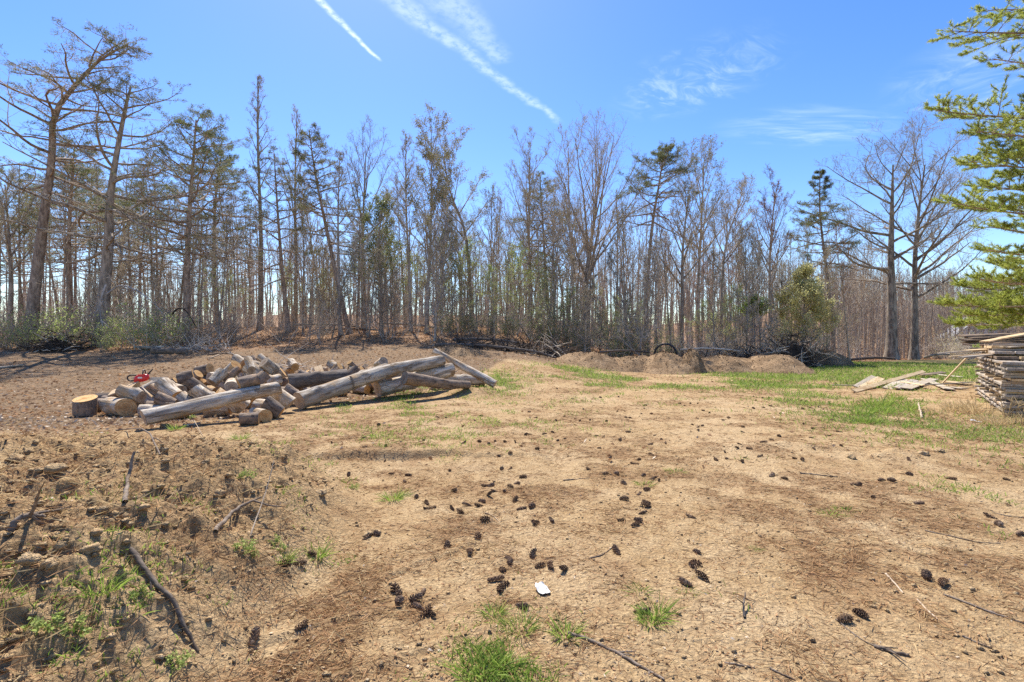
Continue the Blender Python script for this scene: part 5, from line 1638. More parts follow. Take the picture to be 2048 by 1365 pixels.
# ------------------------------------------------------------------ the white pine beside the lumber
def white_pine():
    rng = np.random.default_rng(31)
    d0 = 14.5
    X, Y = (2330 - 1024) / 1000 * d0, d0
    Z = gz(X, Y)
    e = empty('white_pine', (X, Y, Z))
    q = Geo(); t = np.linspace(0, 1, 14)
    q.tube(np.stack([.25 * np.sin(t * 2), .2 * np.sin(t * 3), 15.5 * t - .2], 1), .30 * (1 - .93 * t), 12)
    q.obj('trunk', [M_PINEBARK], e)
    def limb(tip, zt, dt, droop, nb, spread, dens=1.0, r=.05, curve=0.0):
        nb = int(nb * 1.6)
        """limb from the trunk to the tip pixel at distance dt"""
        if len(tip) == 3: tp = np.array(tip, float)
        else:
            T = at(tip[0], tip[1], dt); tp = np.array([T.x - X, T.y - Y, T.z - Z])
        p0 = np.array([0, 0, zt])
        mid = p0 * .45 + tp * .55 + np.array([0, curve, -droop])
        P = catmull([p0, p0 * .75 + tp * .25 + np.array([0, curve * .6, -droop * .4]), mid, p0 * .2 + tp * .8 + np.array([0, curve * .4, -droop * .6]), tp], 22)
        b = Geo(); b.tube(P, np.linspace(r, .008, 22), 7)
        nd = Geo(); BP_, BD_ = [], []
        Ld = np.linalg.norm(tp - p0)
        for k in range(nb):
            u = .25 + .74 * (k + rng.random()) / nb
            f = u * 21; i = min(int(f), 20); p = P[i] + (P[i + 1] - P[i]) * (f - i); pd = unit(P[i + 1] - P[i])
            sd = unit(np.cross(pd, UP)) * (1 if k % 2 else -1)
            dd = unit(pd * .75 + sd * rng.uniform(.4, .9) + UP * rng.normal(.10, .14))
            Lb = Ld * spread * (1.08 - u) * rng.uniform(.6, 1.25) + .25
            Q, D = shoot(rng, p, dd, Lb, 8, .07, .12)
            b.tube(Q, np.linspace(.012, .004, 9), 5)
            m_ = max(3, int(Lb * 8.0))
            for w in range(m_):
                uu = .2 + .8 * (w + rng.random()) / m_; ii = min(int(uu * 8), 7)
                q0 = Q[ii] + (Q[ii + 1] - Q[ii]) * (uu * 8 - ii)
                sd2 = unit(np.cross(D[ii], UP)) * (1 if w % 2 else -1)
                d2 = unit(D[ii] * .8 + sd2 * rng.uniform(.3, .9) + UP * rng.normal(.22, .15))
                L2 = rng.uniform(.16, .42) * (1.2 - .5 * uu)
                S_, E = shoot(rng, q0, d2, L2, 4, .07, .25)
                b.tube(S_, np.linspace(.005, .003, 5), 4)
                for v_ in range(2, 5):
                    BP_.append(S_[v_]); BD_.append(E[v_ - 1])
            for v_ in range(5, 9):
                BP_.append(Q[v_]); BD_.append(D[v_ - 1])
        BP_ = np.array(BP_); BD_ = np.array(BD_); c = 26
        Bp = np.repeat(BP_, c, 0) - np.repeat(BD_, c, 0) * rng.uniform(0, .09, (len(BP_) * c, 1))
        Dd = np.repeat(BD_, c, 0) + rng.normal(0, .52, Bp.shape)
        nd.blades(Bp, Dd, rng.uniform(.07, .125, len(Bp)), rng.uniform(.008, .013, len(Bp)), 0, rng)
        o = b.obj('branch', [M_PINEBARK], e)
        nd.obj('needles', [M_WPINE], o)
    limb((1896, 62), 11.0, 12.6, .25, 12, .22)
    limb((1985, 20), 11.8, 13.2, .2, 9, .2)
    limb((1985, 118), 9.6, 12.6, .2, 8, .16)
    limb((1872, 222), 8.3, 12.8, .25, 17, .22)
    limb((1950, 262), 7.6, 12.5, .2, 12, .22)
    limb((1936, 322), 6.9, 12.7, .3, 16, .24)
    limb((1962, 372), 6.2, 13.3, .25, 12, .24)
    limb((1912, 408), 5.4, 12.9, .3, 18, .25)
    limb((1985, 455), 5.0, 13.6, .3, 10, .2)
    limb((1996, 528), 4.1, 14.6, .35, 14, .26)
    limb((1892, 610), 3.2, 15.6, .3, 20, .24)
    limb((1925, 575), 3.7, 17.0, .3, 16, .26, curve=.5)
    limb((1908, 650), 2.7, 17.5, .25, 18, .24, curve=.5)
    limb((1990, 606), 2.9, 16.0, .2, 12, .24)
    limb((1992, 300), 6.9, 13.6, .2, 12, .24)
    limb((1978, 500), 4.3, 13.2, .3, 14, .24)
    limb((1960, 560), 3.6, 14.2, .3, 16, .26)
    limb((1930, 632), 2.9, 16.2, .2, 18, .26)
    for k in range(16):
        zt = 2.6 + k * .78; a_ = -1.5 + k * 2.4; L_ = 4.6 * (1 - .045 * k)
        a_ = (a_ % 3.9) - 1.7                      # the far and open sides of the stem
        limb((L_ * math.cos(a_), L_ * math.sin(a_), zt + .3), zt, 0, .3, 9, .24)
    tag(e, 'bright green white pine reaching in above the lumber stack', 'pine tree')
    # two dark cones at the tip of the highest bough
    return e


white_pine()


# ------------------------------------------------------------------ pine cones on the ground
M_CONE = woodmat('pine cone scales', (.085, .05, .03), (.25, .155, .092), (.40, .28, .175), (40, 40, 40), .002)


def cone_mesh(L, r, seed, openness):
    rng = np.random.default_rng(seed)
    geo = Geo()
    n = 9; t = np.linspace(0, 1, n)
    bend = .010 * np.sin(t * 3) * rng.normal(1, .5)
    geo.tube(np.stack([(t - .5) * L, bend, 0 * t], 1), r * .38 * np.sin(np.pi * (.12 + .8 * t)) ** .7, 8)
    N = int(62 * L / .12)
    for k in range(N):
        u = (k + .5) / N; a = k * 2.39996
        rad = r * (math.sin(math.pi * (.13 + .80 * u)) ** .6) * rng.uniform(.88, 1.08)
        c, s = math.cos(a), math.sin(a)
        by = float(np.interp(u, t, bend))
        out = np.array([0, c, s]); tg = np.array([0, -s, c]); ax = np.array([1.0, 0, 0])
        b = np.array([(u - .5) * L, by, 0]) + out * r * .2
        dr = unit(out * openness + ax * (.9 - .55 * openness))
        w = r * .52 * rng.uniform(.8, 1.15)
        le = rad * .92
        m1 = b + dr * le * .65; tip = b + dr * le + ax * le * .12
        th = unit(np.cross(tg, dr)) * r * .075
        V = [b - tg * w * .25, b + tg * w * .25, m1 + tg * w * .5, m1 - tg * w * .5, tip + tg * w * .18, tip - tg * w * .18,
             m1 + tg * w * .5 - th, m1 - tg * w * .5 - th, tip - tg * w * .18 - th * 1.4, tip + tg * w * .18 - th * 1.4, b + tg * w * .25 - th * .3, b - tg * w * .25 - th * .3]
        geo.raw(V, [(0, 1, 2, 3), (3, 2, 4, 5), (5, 4, 9, 8), (8, 9, 6, 7), (7, 6, 10, 11), (2, 6, 9, 4), (3, 5, 8, 7)], 0, False)
    return geo.mesh('pine_cone', [M_CONE])


CONES = [cone_mesh(.115, .027, 1, .9), cone_mesh(.10, .030, 2, 1.1), cone_mesh(.13, .025, 3, .75), cone_mesh(.085, .030, 4, 1.05), cone_mesh(.115, .023, 5, .6)]


def _cv(x0, y0, k, L):
    return [(x0 + a / k, y0 + b / k) for a, b in L]


CONE_PX = (_cv(400, 850, 2.65, [(1045, 890), (1060, 950), (1185, 890), (1140, 930), (1160, 975), (1190, 1010), (1225, 1010), (535, 1075), (285, 1145), (1305, 650), (1145, 390), (590, 695), (885, 600), (940, 590), (1085, 305), (1105, 275), (1015, 265), (785, 268), (440, 750), (520, 750), (1200, 418), (1220, 445), (640, 370), (980, 195)])
           + _cv(900, 850, 2.65, [(275, 240), (315, 237), (385, 285), (355, 315), (320, 335), (290, 357), (235, 355), (205, 378), (215, 328), (190, 328), (350, 408), (378, 452), (435, 440), (455, 525), (537, 512), (115, 688), (145, 600), (190, 515), (450, 705), (480, 760), (540, 755), (605, 768), (275, 780), (240, 828), (290, 875), (305, 730), (385, 975), (885, 678), (910, 510), (1000, 515), (985, 540), (1020, 475), (1040, 415), (1040, 438), (1045, 350), (1000, 370), (920, 315), (925, 402), (825, 267), (880, 265), (1025, 275), (1075, 290), (1110, 302), (980, 210), (1003, 190), (735, 240), (850, 177), (1065, 162), (790, 127), (1060, 107), (900, 85), (810, 67), (775, 62), (1305, 750), (1330, 820), (1255, 850), (1310, 682), (1015, 1000), (1275, 492), (460, 133), (345, 97), (290, 95), (240, 90), (205, 105), (155, 95), (70, 100), (420, 50), (400, 55), (500, 55), (570, 88), (610, 78), (945, 42), (1085, 58), (1120, 80), (1140, 102), (1410, 190), (1310, 15), (1315, 35), (258, 172), (320, 157), (170, 410), (155, 435), (90, 430), (55, 470), (10, 450), (20, 355), (0, 245)])
           + _cv(1450, 850, 2.65, [(95, 15), (95, 42), (285, 65), (245, 80), (75, 103), (65, 130), (130, 132), (105, 178), (185, 173), (90, 202), (10, 185), (0, 150), (242, 272), (315, 290), (690, 320), (710, 325), (785, 387), (1025, 420), (370, 183), (410, 190), (470, 130), (455, 72), (545, 62), (515, 20), (615, 115), (1410, 495), (1455, 537), (1560, 587), (1070, 820), (1165, 855), (635, 1050), (715, 1018), (1490, 295), (1195, 290), (980, 270), (970, 190), (740, 95), (830, 300), (885, 300)])
           + _cv(1050, 650, 3.413, [(75, 635), (215, 660), (270, 630), (375, 660), (445, 655), (630, 595), (680, 595), (690, 635), (715, 640), (705, 735), (645, 793), (490, 765), (530, 770), (555, 663), (795, 610), (815, 575), (820, 555), (1055, 540), (1090, 555), (1130, 540), (1180, 540), (1215, 590), (1260, 605), (1575, 520), (1620, 500), (1625, 565), (1680, 560), (1740, 610), (1885, 520), (1950, 570), (2005, 565), (2035, 580), (1745, 520), (1480, 705), (1490, 735), (1210, 695), (1180, 645), (1140, 685), (885, 757), (935, 787), (850, 822), (1180, 730), (1730, 765), (1690, 788), (1630, 808), (1475, 818), (1540, 848), (1965, 715), (2025, 700), (1560, 490), (1045, 490), (910, 535), (830, 465), (515, 500), (640, 495), (325, 510), (220, 440), (350, 405), (130, 745), (190, 742), (40, 750), (20, 745), (220, 795), (275, 785), (30, 600), (400, 580), (1390, 640), (1350, 655), (1900, 680), (1560, 575), (1640, 510), (1830, 425), (1880, 430), (1950, 412)])
           + _cv(550, 650, 4.096, [(725, 935), (465, 975), (735, 1005), (905, 1000), (1218, 952), (1400, 765), (1330, 765), (1690, 750), (1975, 660), (850, 830), (1550, 985), (1745, 985), (1800, 960), (1880, 975), (320, 900), (1640, 790), (1500, 720)])
           + _cv(1600, 600, 4.549, [(120, 1180), (200, 1170), (360, 1205), (265, 1245), (50, 1140), (130, 1010), (30, 1000), (60, 930), (220, 1000), (90, 1265), (290, 1100)]))
MARKS = [((1085, 1183), 'the white scrap'), ((1005, 1255), 'the nearest green grass patch'), ((1310, 1230), 'the round grass tuft'), ((200, 1165), "the mound's spiky grass clump"),
         ((335, 1200), "the mound's thick branch"), ((1788, 1168), 'the pale bark strip'), ((790, 990), 'the small tuft at the mound foot'), ((950, 900), 'the low grass patch'), ((680, 910), 'the washed-out hollow'), ((1270, 960), 'the flat weedy patch')]


_k = []
for p in CONE_PX:
    if all(abs(p[0] - q[0]) > 7 or abs(p[1] - q[1]) > 5 for q in _k): _k.append(p)
CONE_PX = _k


def scatter_cones():
    rng = np.random.default_rng(8)
    names = {}
    for i, (px, py) in enumerate(CONE_PX):
        x, y, z = on_ground(px, py)
        k = int(rng.integers(5))
        o = put('pine_cone', CONES[k])
        sc = rng.uniform(.70, 1.05)
        if y > 6: sc *= .82
        o.scale = (sc, sc, sc)
        o.location = (x, y, z + rng.uniform(.008, .019) * sc)
        o.rotation_euler = (rng.uniform(0, 6.28), rng.normal(0, .25), rng.uniform(0, 6.28))
        mk = min(MARKS, key=lambda q: abs(q[0][0] - px) + 1.6 * abs(q[0][1] - py))
        gap = math.hypot(mk[0][0] - px, mk[0][1] - py)
        side = 'beyond' if py < mk[0][1] - 12 else ('in front of' if py > mk[0][1] + 12 else 'beside')
        if y < 6.5 and gap < 170:
            text = f'open pine cone {side} {mk[1]}'
        else:
            lane = 'in front of the firewood heap' if px < 620 else ('in front of the crossed logs' if px < 960 else ('along the worn track' if px < 1330 else ('on the dirt before the dropped boards' if px < 1700 else 'near the lumber stack')))
            text = f'dark pine cone {lane}, ' + ('close by' if y < 5 else 'midway' if y < 9 else 'far out')
        names.setdefault(text, []).append((y, o))
        tag(o, text, 'pine cone', 'pine cones strewn over the dirt')
    for text, L in names.items():
        if len(L) > 1:
            for i, (y, o) in enumerate(sorted(L, key=lambda q: q[0])): o['label'] = f'{text}, {nth(i + 1)} counting outward'


scatter_cones()


# ------------------------------------------------------------------ sticks, scraps and stones lying about
M_STICK = woodmat('dry stick', (.09, .066, .048), (.25, .195, .145), (.17, .115, .07), (6, 30, 30), .004)
M_PALESTICK = woodmat('pale bare stick', (.30, .225, .15), (.46, .37, .265), (.36, .26, .16), (4, 30, 30), .003)


def stick(label, pts, r, mat, lift=.0, side=0, name='stick', cat='stick', sides=7, seed=0):
    rng = np.random.default_rng(seed + 5)
    C = []
    for p in pts:
        x, y, z = on_ground(p[0], p[1]); C.append((x, y, z + r * .55 + (p[2] if len(p) > 2 else lift)))
    C = np.array(C); o0 = C[len(C) // 2].copy()
    P = catmull(C - o0, 16); P += rng.normal(0, r * .2, P.shape)
    geo = Geo(); geo.tube(P, r * np.linspace(1, .55, 16) * (1 + rng.normal(0, .06, 16)), sides)
    for k in range(side):
        i = rng.integers(4, 14)
        Q, _ = shoot(rng, P[i], unit(unit(P[i + 1] - P[i]) + rng.normal(0, .7, 3) * [1, 1, .3]), r * rng.uniform(8, 18), 4, .12, .0)
        geo.tube(Q, r * np.array([.6, .5, .4, .3, .15]), 5)
    # closed tips
    o = geo.obj(name, [mat]); o.location = o0
    tag(o, label, cat, 'sticks lying on the dirt')
    return o


stick('thick knotty branch half buried in the earth mound', [(262, 1108), (300, 1165, .02), (345, 1215, .02), (368, 1265, .02), (396, 1308)], .014, M_STICK, 0, 3, 'branch', 'branch', 9)
stick('short grey stick standing out of the upper mound slope', [(248, 1006), (256, 980, .05), (268, 950, .14)], .014, M_STICK, 0, 0, seed=1)
stick('long dark curving twig running from the nearest grass patch to the frame edge', [(1135, 1268), (1180, 1283), (1240, 1310), (1290, 1340), (1330, 1364)], .010, M_STICK, 0, 3, seed=2)
stick('long straight twig near the bottom corner by the paired cones', [(1888, 1192), (1940, 1212), (1995, 1232), (2060, 1252)], .007, M_STICK, 0, 2, seed=3)
stick('thick short grey stick at the end of the thin dark twig', [(1748, 1296), (1780, 1307), (1818, 1316)], .011, M_STICK, 0, 1, seed=4)
stick('thin dark twig running out from the lone long cone', [(1672, 1240), (1705, 1268), (1745, 1294), (1795, 1299)], .005, M_STICK, 0, 1, seed=5)
stick('pale bark strip lying on the open sand', [(1772, 1150), (1786, 1166), (1806, 1188)], .007, M_PALESTICK, 0, 0, seed=6)
stick('smaller pale strip below the pale bark strip', [(1835, 1203), (1850, 1219), (1874, 1240)], .006, M_PALESTICK, 0, 0, seed=7)
stick('small forked dark twig standing up from the sand', [(1488, 1238), (1487, 1222, .03), (1491, 1205, .05)], .007, M_STICK, 0, 2, seed=8)
stick('thin dark curved twig beside the single round cone', [(1178, 1120), (1205, 1112), (1226, 1096)], .006, M_STICK, 0, 1, seed=9)
stick('long thin level twig on the right-hand sand below three cones', [(1850, 1064), (1905, 1075), (1960, 1087), (2000, 1088)], .006, M_STICK, 0, 1, seed=10)
stick('thin twig entering from the side above the paired cones', [(1985, 1027), (2020, 1035), (2060, 1038)], .007, M_STICK, 0, 1, seed=11)
stick('thin twig lying level halfway out on the worn track', [(1126, 962), (1150, 960), (1180, 957)], .008, M_STICK, 0, 1, seed=12)
stick('thin pale twig beside the leaning grey cone', [(970, 1027), (985, 1034), (1000, 1046)], .005, M_PALESTICK, 0, 1, seed=13)
stick('short dark twig lying by the weedy patch', [(1600, 948), (1640, 952), (1675, 956)], .010, M_STICK, 0, 1, seed=14)
stick('faint thin twig in the corner of the sand', [(1540, 1339), (1560, 1350), (1590, 1362)], .006, M_STICK, 0, 0, seed=15)
stick('thin bowed twig on the sand above the corner twig', [(1448, 1328), (1480, 1332), (1510, 1338)], .005, M_STICK, 0, 1, seed=16)
stick('dark twig lying beside the thick short grey stick', [(1925, 1275), (1955, 1288), (1985, 1302)], .005, M_STICK, 0, 1, seed=17)
stick('thin arching stem over the crest of the mound', [(232, 862), (260, 872, .10), (292, 885, .1), (320, 912)], .010, M_STICK, 0, 1, seed=18)
stick('tall thin dry stem leaning on the mound below the logs', [(500, 1075), (530, 1035, .14), (548, 998, .28)], .005, M_PALESTICK, 0, 0, seed=19)
stick('grey driftwood-like root on the flank of the mound', [(430, 1068), (470, 1042, .05), (520, 1012, .05)], .014, M_STICK, 0, 3, seed=20)
stick('bleached stick at the front of the near log end', [(368, 853), (392, 850), (402, 849)], .022, M_PALESTICK, 0, 0, seed=21)
stick('curved dry stem beside the near end of the long pale log', [(310, 830, .25), (355, 838, .28), (385, 852, .12), (405, 873)], .008, M_PALESTICK, 0, 0, seed=22)
stick('pale splinter of wood standing in the dry grass by the lumber', [(1844, 838), (1840, 830, .1), (1837, 822, .16)], .022, M_PALESTICK, 0, 0, seed=23)
stick('twisted root on the sandy corner of the mound', [(20, 1070), (45, 1050, .03), (90, 1046, .02)], .016, M_STICK, 0, 3, seed=24)
stick('thin forked branch lying behind the firewood heap', [(415, 716, .1), (450, 719, .25), (500, 723, .12)], .035, M_STICK, 0, 2, seed=25)
stick('curving dead branch on the ground behind the firewood', [(420, 722, .1), (458, 716, .22), (485, 733, .2)], .03, M_PALESTICK, 0, 2, seed=26)


def crumpled(label, px, py, sz, col, seed, name, cat):
    x, y, z = on_ground(px, py)
    n = 14
    u, v = np.meshgrid(np.linspace(-1, 1, n), np.linspace(-1, 1, n), indexing='ij')
    rng = np.random.default_rng(seed)
    k = 1 - .22 * (u ** 2 * v ** 2) + .12 * (fbm(u * 1.5 + seed, v * 1.5, 3, seed) - .5)
    X = u * sz * .62 * k; Y = v * sz * k
    Zt = .05 * sz + sz * .55 * (fbm(u * 2 + 5, v * 2 + seed, 4, seed + 2) - .32) * 1.0 + .12 * sz * (1 - u ** 2)
    V = np.concatenate([np.stack([X, Y, Zt], -1).reshape(-1, 3), np.stack([X, Y, Zt - .05 * sz], -1).reshape(-1, 3)])
    i = np.arange(n - 1)[:, None]; j = np.arange(n - 1)[None, :]
    F = np.stack([i * n + j, (i + 1) * n + j, (i + 1) * n + j + 1, i * n + j + 1], -1).reshape(-1, 4)
    geo = Geo(); geo.raw(V, np.vstack([F, F[:, ::-1] + n * n]))
    m, g, out = material(name + ' surface'); b = principled(g, out, col, .5, None, .4)
    o = geo.obj(name, [m]); o.location = (x, y, z + .01); o.rotation_euler = (.1, 0, R(25))
    tag(o, label, cat)


crumpled('crumpled white scrap lying on the sand near the grass', 1085, 1184, .062, (.60, .57, .51), 3, 'plastic_scrap', 'scrap')
crumpled('small white scrap caught in the dry grass below the lumber', 1953, 846, .09, (.60, .60, .60), 4, 'plastic_scrap', 'scrap')

# stones and hard lumps of clay big enough to pick up
M_ROCK = earthmat('clay lump', (.42, .28, .14), (.52, .365, .20), (.58, .45, .30), .75)
STONES = [(440, 990, .055, 'brown lump of clay beside the gnarled root on the mound'), (182, 1100, .04, 'lump of clay beside the spiky grass clump'), (100, 1132, .035, 'pale flat stone on the mound near its sandy corner'),
          (60, 1125, .045, 'round clay lump at the sandy corner of the mound'), (110, 945, .06, 'large clod at the crest of the mound'), (55, 905, .055, 'dark clod at the far end of the mound crest'), (28, 930, .065, 'rooty clod on the sandy end of the mound'),
          (20, 1062, .055, 'overhanging clod with roots at the edge of the mound'), (735, 1072, .05, 'mossy lump at the foot of the mound'), (752, 1068, .045, 'brown lump next to the mossy lump'), (640, 990, .05, 'clod on the dark face of the mound'), (330, 855, .10, 'rooty clod in front of the near log end'),
          (865, 780, .11, 'rust-coloured clod beneath the short brown log'), (2033, 1190, .018, 'small pale pebble at the edge of the sand'), (1703, 918, .06, 'crumbled clod along the ridge by the dropped boards'), (1845, 910, .07, 'cracked clod near the dry grass'), (1880, 905, .06, 'second cracked clod, nearer the lumber stack')]
for i, (px, py, r, lab) in enumerate(STONES):
    x, y, z = on_ground(px, py); r *= .8
    nr, na = 12, 18
    ph, A = np.meshgrid(np.linspace(0.02, np.pi - .02, nr), np.arange(na) / na * 2 * np.pi, indexing='ij')
    k = 1 + .9 * (fbm(np.cos(A) * np.sin(ph) * 1.6 + i * 5, np.sin(A) * np.sin(ph) * 1.6 + np.cos(ph) * 2, 4, 500 + i) - .5) * 1.6
    V = np.stack([r * k * np.sin(ph) * np.cos(A) * 1.2, r * k * np.sin(ph) * np.sin(A), r * .72 * k * np.cos(ph)], -1).reshape(-1, 3)
    a = np.arange(nr - 1)[:, None]; b = np.arange(na)[None, :]
    geo = Geo(); geo.raw(V, np.stack([a * na + b, (a + 1) * na + b, (a + 1) * na + (b + 1) % na, a * na + (b + 1) % na], -1).reshape(-1, 4))
    o = geo.obj('stone' if 'stone' in lab or 'pebble' in lab else 'dirt_clod', [M_ROCK]); o.location = (x, y, z + r * .12); o.rotation_euler = (0, 0, i)
    tag(o, lab, 'stone' if 'stone' in lab or 'pebble' in lab else 'clod', 'clods and stones on the dirt')


# ------------------------------------------------------------------ tufts and weeds
def curved(geo, P, D, L, Wd, droop, mat, rng):
    """grass blades that bend over: three quads each"""
    N = len(P); D = D / np.linalg.norm(D, axis=1, keepdims=True)
    Sd = np.cross(D, rng.normal(size=(N, 3))); Sd /= np.linalg.norm(Sd, axis=1, keepdims=True)
    hd = D * [1, 1, 0]; L = L[:, None]; Wd = Wd[:, None]; droop = droop[:, None]
    rows = []
    for f, w in ((0, .7), (.4, 1), (.75, .7), (1, .08)):
        c = P + D * L * f + (hd * .5 - UP * .45) * L * droop * f * f
        rows += [c - Sd * Wd * w / 2, c + Sd * Wd * w / 2]
    V = np.stack(rows, 1)
    b = np.arange(N)[:, None] * 8
    F = np.stack([np.concatenate([b + q for q in (k, k + 1, k + 3, k + 2)], 1) for k in (0, 2, 4)], 1).reshape(-1, 4)
    geo.raw(V.reshape(-1, 3), F, mat, True)


def tuft_mesh(seed, n, R0, L0, spread, mat, w=.005):
    rng = np.random.default_rng(seed); geo = Geo()
    a = rng.uniform(0, 6.28, n); q = np.sqrt(rng.random(n)) * R0
    P = np.stack([q * np.cos(a), q * np.sin(a), np.full(n, -.01)], 1)
    D = np.stack([np.cos(a) * q / R0 * spread, np.sin(a) * q / R0 * spread, np.ones(n)], 1) + rng.normal(0, .25, (n, 3)) * [1, 1, .3]
    curved(geo, P, D, L0 * rng.uniform(.45, 1.15, n), w * rng.uniform(.6, 1.3, n), rng.uniform(.2, 1.1, n), 0, rng)
    return geo.mesh('grass_tuft', [mat])


TUFT = [tuft_mesh(1, 90, .05, .13, .9, M_GRASS), tuft_mesh(2, 60, .06, .09, 1.2, M_GRASS, .004), tuft_mesh(3, 130, .09, .16, .8, M_GRASS, .005), tuft_mesh(4, 160, .2, .32, .5, M_GRASS, .009), tuft_mesh(5, 150, .22, .42, .6, M_DRYGRASS, .008)]
for k, px, py, sc, lab in ((2, 200, 1178, .85, 'spiky bright clump of grass on the side of the earth mound'), (0, 1312, 1232, 1.1, 'round grass tuft alone on the open sand'), (0, 1300, 1248, .9, 'smaller tuft touching the round grass tuft'),
                           (0, 988, 1228, .8, 'upright tuft at the top of the nearest grass patch'), (2, 1040, 1258, .75, 'dense tuft in the middle of the nearest grass patch'), (0, 1130, 1272, 1.0, 'tuft at the root of the long dark curving twig'), (2, 960, 1350, 1.0, 'broad tuft at the bottom edge of the nearest grass patch'),
                           (0, 1010, 1330, .9, 'tuft behind the broad tuft at the bottom edge'), (1, 950, 1300, 1.0, 'thin tuft at one side of the nearest grass patch'), (0, 786, 1000, 1.3, 'small tuft standing at the mound foot beside two cones'), (1, 806, 992, 1.0, 'low tuft next to the small tuft at the mound foot'),
                           (0, 635, 1112, 1.0, 'fresh upright tuft in the shade of the mound'), (0, 566, 1125, .9, 'tuft among the weeds on the mound flank'), (1, 1280, 1185, .9, 'sparse little tuft on the sand above the round tuft'), (1, 1375, 1185, .7, 'tiny tuft beside the paired long cones'),
                           (3, 1722, 830, .9, 'tall green tuft at one end of the grassy clump before the boards'), (3, 1755, 812, 1.25, 'tallest green tuft in the grassy clump before the boards'), (3, 1765, 826, 1.0, 'green tuft in front of the tallest tuft'), (3, 1818, 818, 1.0, 'green tuft between the tallest tuft and the dry grass'), (3, 1790, 800, .8, 'green tuft directly below the dropped boards'),
                           (3, 1735, 845, .7, 'short green tuft in the grassy clump before the boards'), (4, 1930, 822, 1.0, 'straw-coloured clump of dead grass at the lumber corner'), (4, 1955, 830, 1.1, 'taller straw-coloured clump beside the lumber corner'), (4, 1905, 824, .8, 'low straw-coloured clump toward the dropped boards'),
                           (4, 1985, 850, .8, 'dry clump in front of the lumber stack'), (4, 2030, 848, .9, 'dry clump furthest along the lumber front'), (4, 1870, 830, .6, 'flattened dry clump on the pale bare patch'), (1, 1508, 1100, .6, 'tiny weed tuft on the sand by the rusty needles'), (1, 1660, 1030, 1.1, 'low tuft on the flat weedy sand'),
                           (1, 1690, 1022, 1.0, 'low tuft next to the one on the flat weedy sand'), (1, 1290, 970, 1.2, 'flat tuft among the line of cones'), (1, 1350, 945, 1.2, 'flat tuft right of the line of cones'), (0, 480, 880, 1.4, 'grey-green tuft below the long pale log'), (0, 350, 860, 1.3, 'small tuft on the clod before the near log end'),
                           (1, 560, 800, 1.5, 'yellow-green tuft under the far end of the long pale log'), (2, 810, 795, 1.4, 'green tuft in the shade under the crossed logs'), (2, 835, 790, 1.2, 'green tuft beneath the short brown log')):
    x, y, z = on_ground(px, py)
    o = put('grass_tuft', TUFT[k]); o.location = (x, y, z - .005); o.scale = (sc,) * 3; o.rotation_euler = (0, 0, px * .37)
    tag(o, lab, 'grass tuft', 'grass tufts growing on the dirt')


def weed_mesh(seed, n, H, Ls, mat):
    """little broad-leaved weed: stems with pairs of leaves"""
    rng = np.random.default_rng(seed); a, b = Geo(), Geo(); P, D = [], []
    for i in range(n):
        S_, E = shoot(rng, np.array([rng.normal(0, .05), rng.normal(0, .05), -.01]), unit(np.array([rng.normal(0, .6), rng.normal(0, .6), 1])), H * rng.uniform(.5, 1.1), 6, .12, 0)
        a.tube(S_, np.linspace(.0025, .0012, 7), 4)
        for k in range(1, 7):
            for q in range(3): P.append(S_[k]); D.append(side_dir(rng, E[k - 1], R(75)))
    P = np.array(P); D = np.array(D)
    b.blades(P, D, Ls * rng.uniform(.6, 1.3, len(P)), Ls * .6 * rng.uniform(.7, 1.2, len(P)), 0, rng)
    return a.mesh('stem', [mat]), b.mesh('leaves', [M_LEAF])


WEED = [weed_mesh(1, 9, .16, .028, M_LEAF), weed_mesh(2, 14, .12, .022, M_LEAF)]
for k, px, py, sc, lab in ((0, 100, 1258, 1.1, 'leafy weed on the near slope of the mound'), (0, 140, 1275, .9, 'lower leafy weed beside the leafy weed on the mound'), (1, 480, 1105, 1.1, 'spreading weed in the dark fold of the mound'), (1, 510, 1118, .9, 'weed to one side of the spreading weed in the fold'), (1, 555, 1085, .9, 'weed higher up the dark mound face'),
                           (1, 565, 1100, .8, 'small weed under the one high on the mound face'), (1, 490, 958, 1.0, 'weed near the crest of the dark mound face'), (0, 275, 1205, .8, 'weed beside the thick knotty branch'), (1, 345, 1335, .9, 'weed at the lower end of the thick branch'), (1, 705, 980, .9, 'weed at the top of the mound foot'),
                           (0, 300, 812, 1.8, 'yellowish weed in front of the big barked round'), (0, 385, 838, 1.8, 'weed growing under the long pale log'), (0, 1978, 712, 1.4, 'green sprig growing from the top of the lumber stack')):
    if py == 712:
        p_ = at(1950, 695, 12.3); x, y, z = p_
    else: x, y, z = on_ground(px, py)
    e = empty('weed', (x, y, z), px * .7); sc *= .62; e.scale = (sc,) * 3
    put('stem', WEED[k][0], e); put('leaves', WEED[k][1], e)
    tag(e, lab, 'weed', 'weeds sprouting in the clearing')


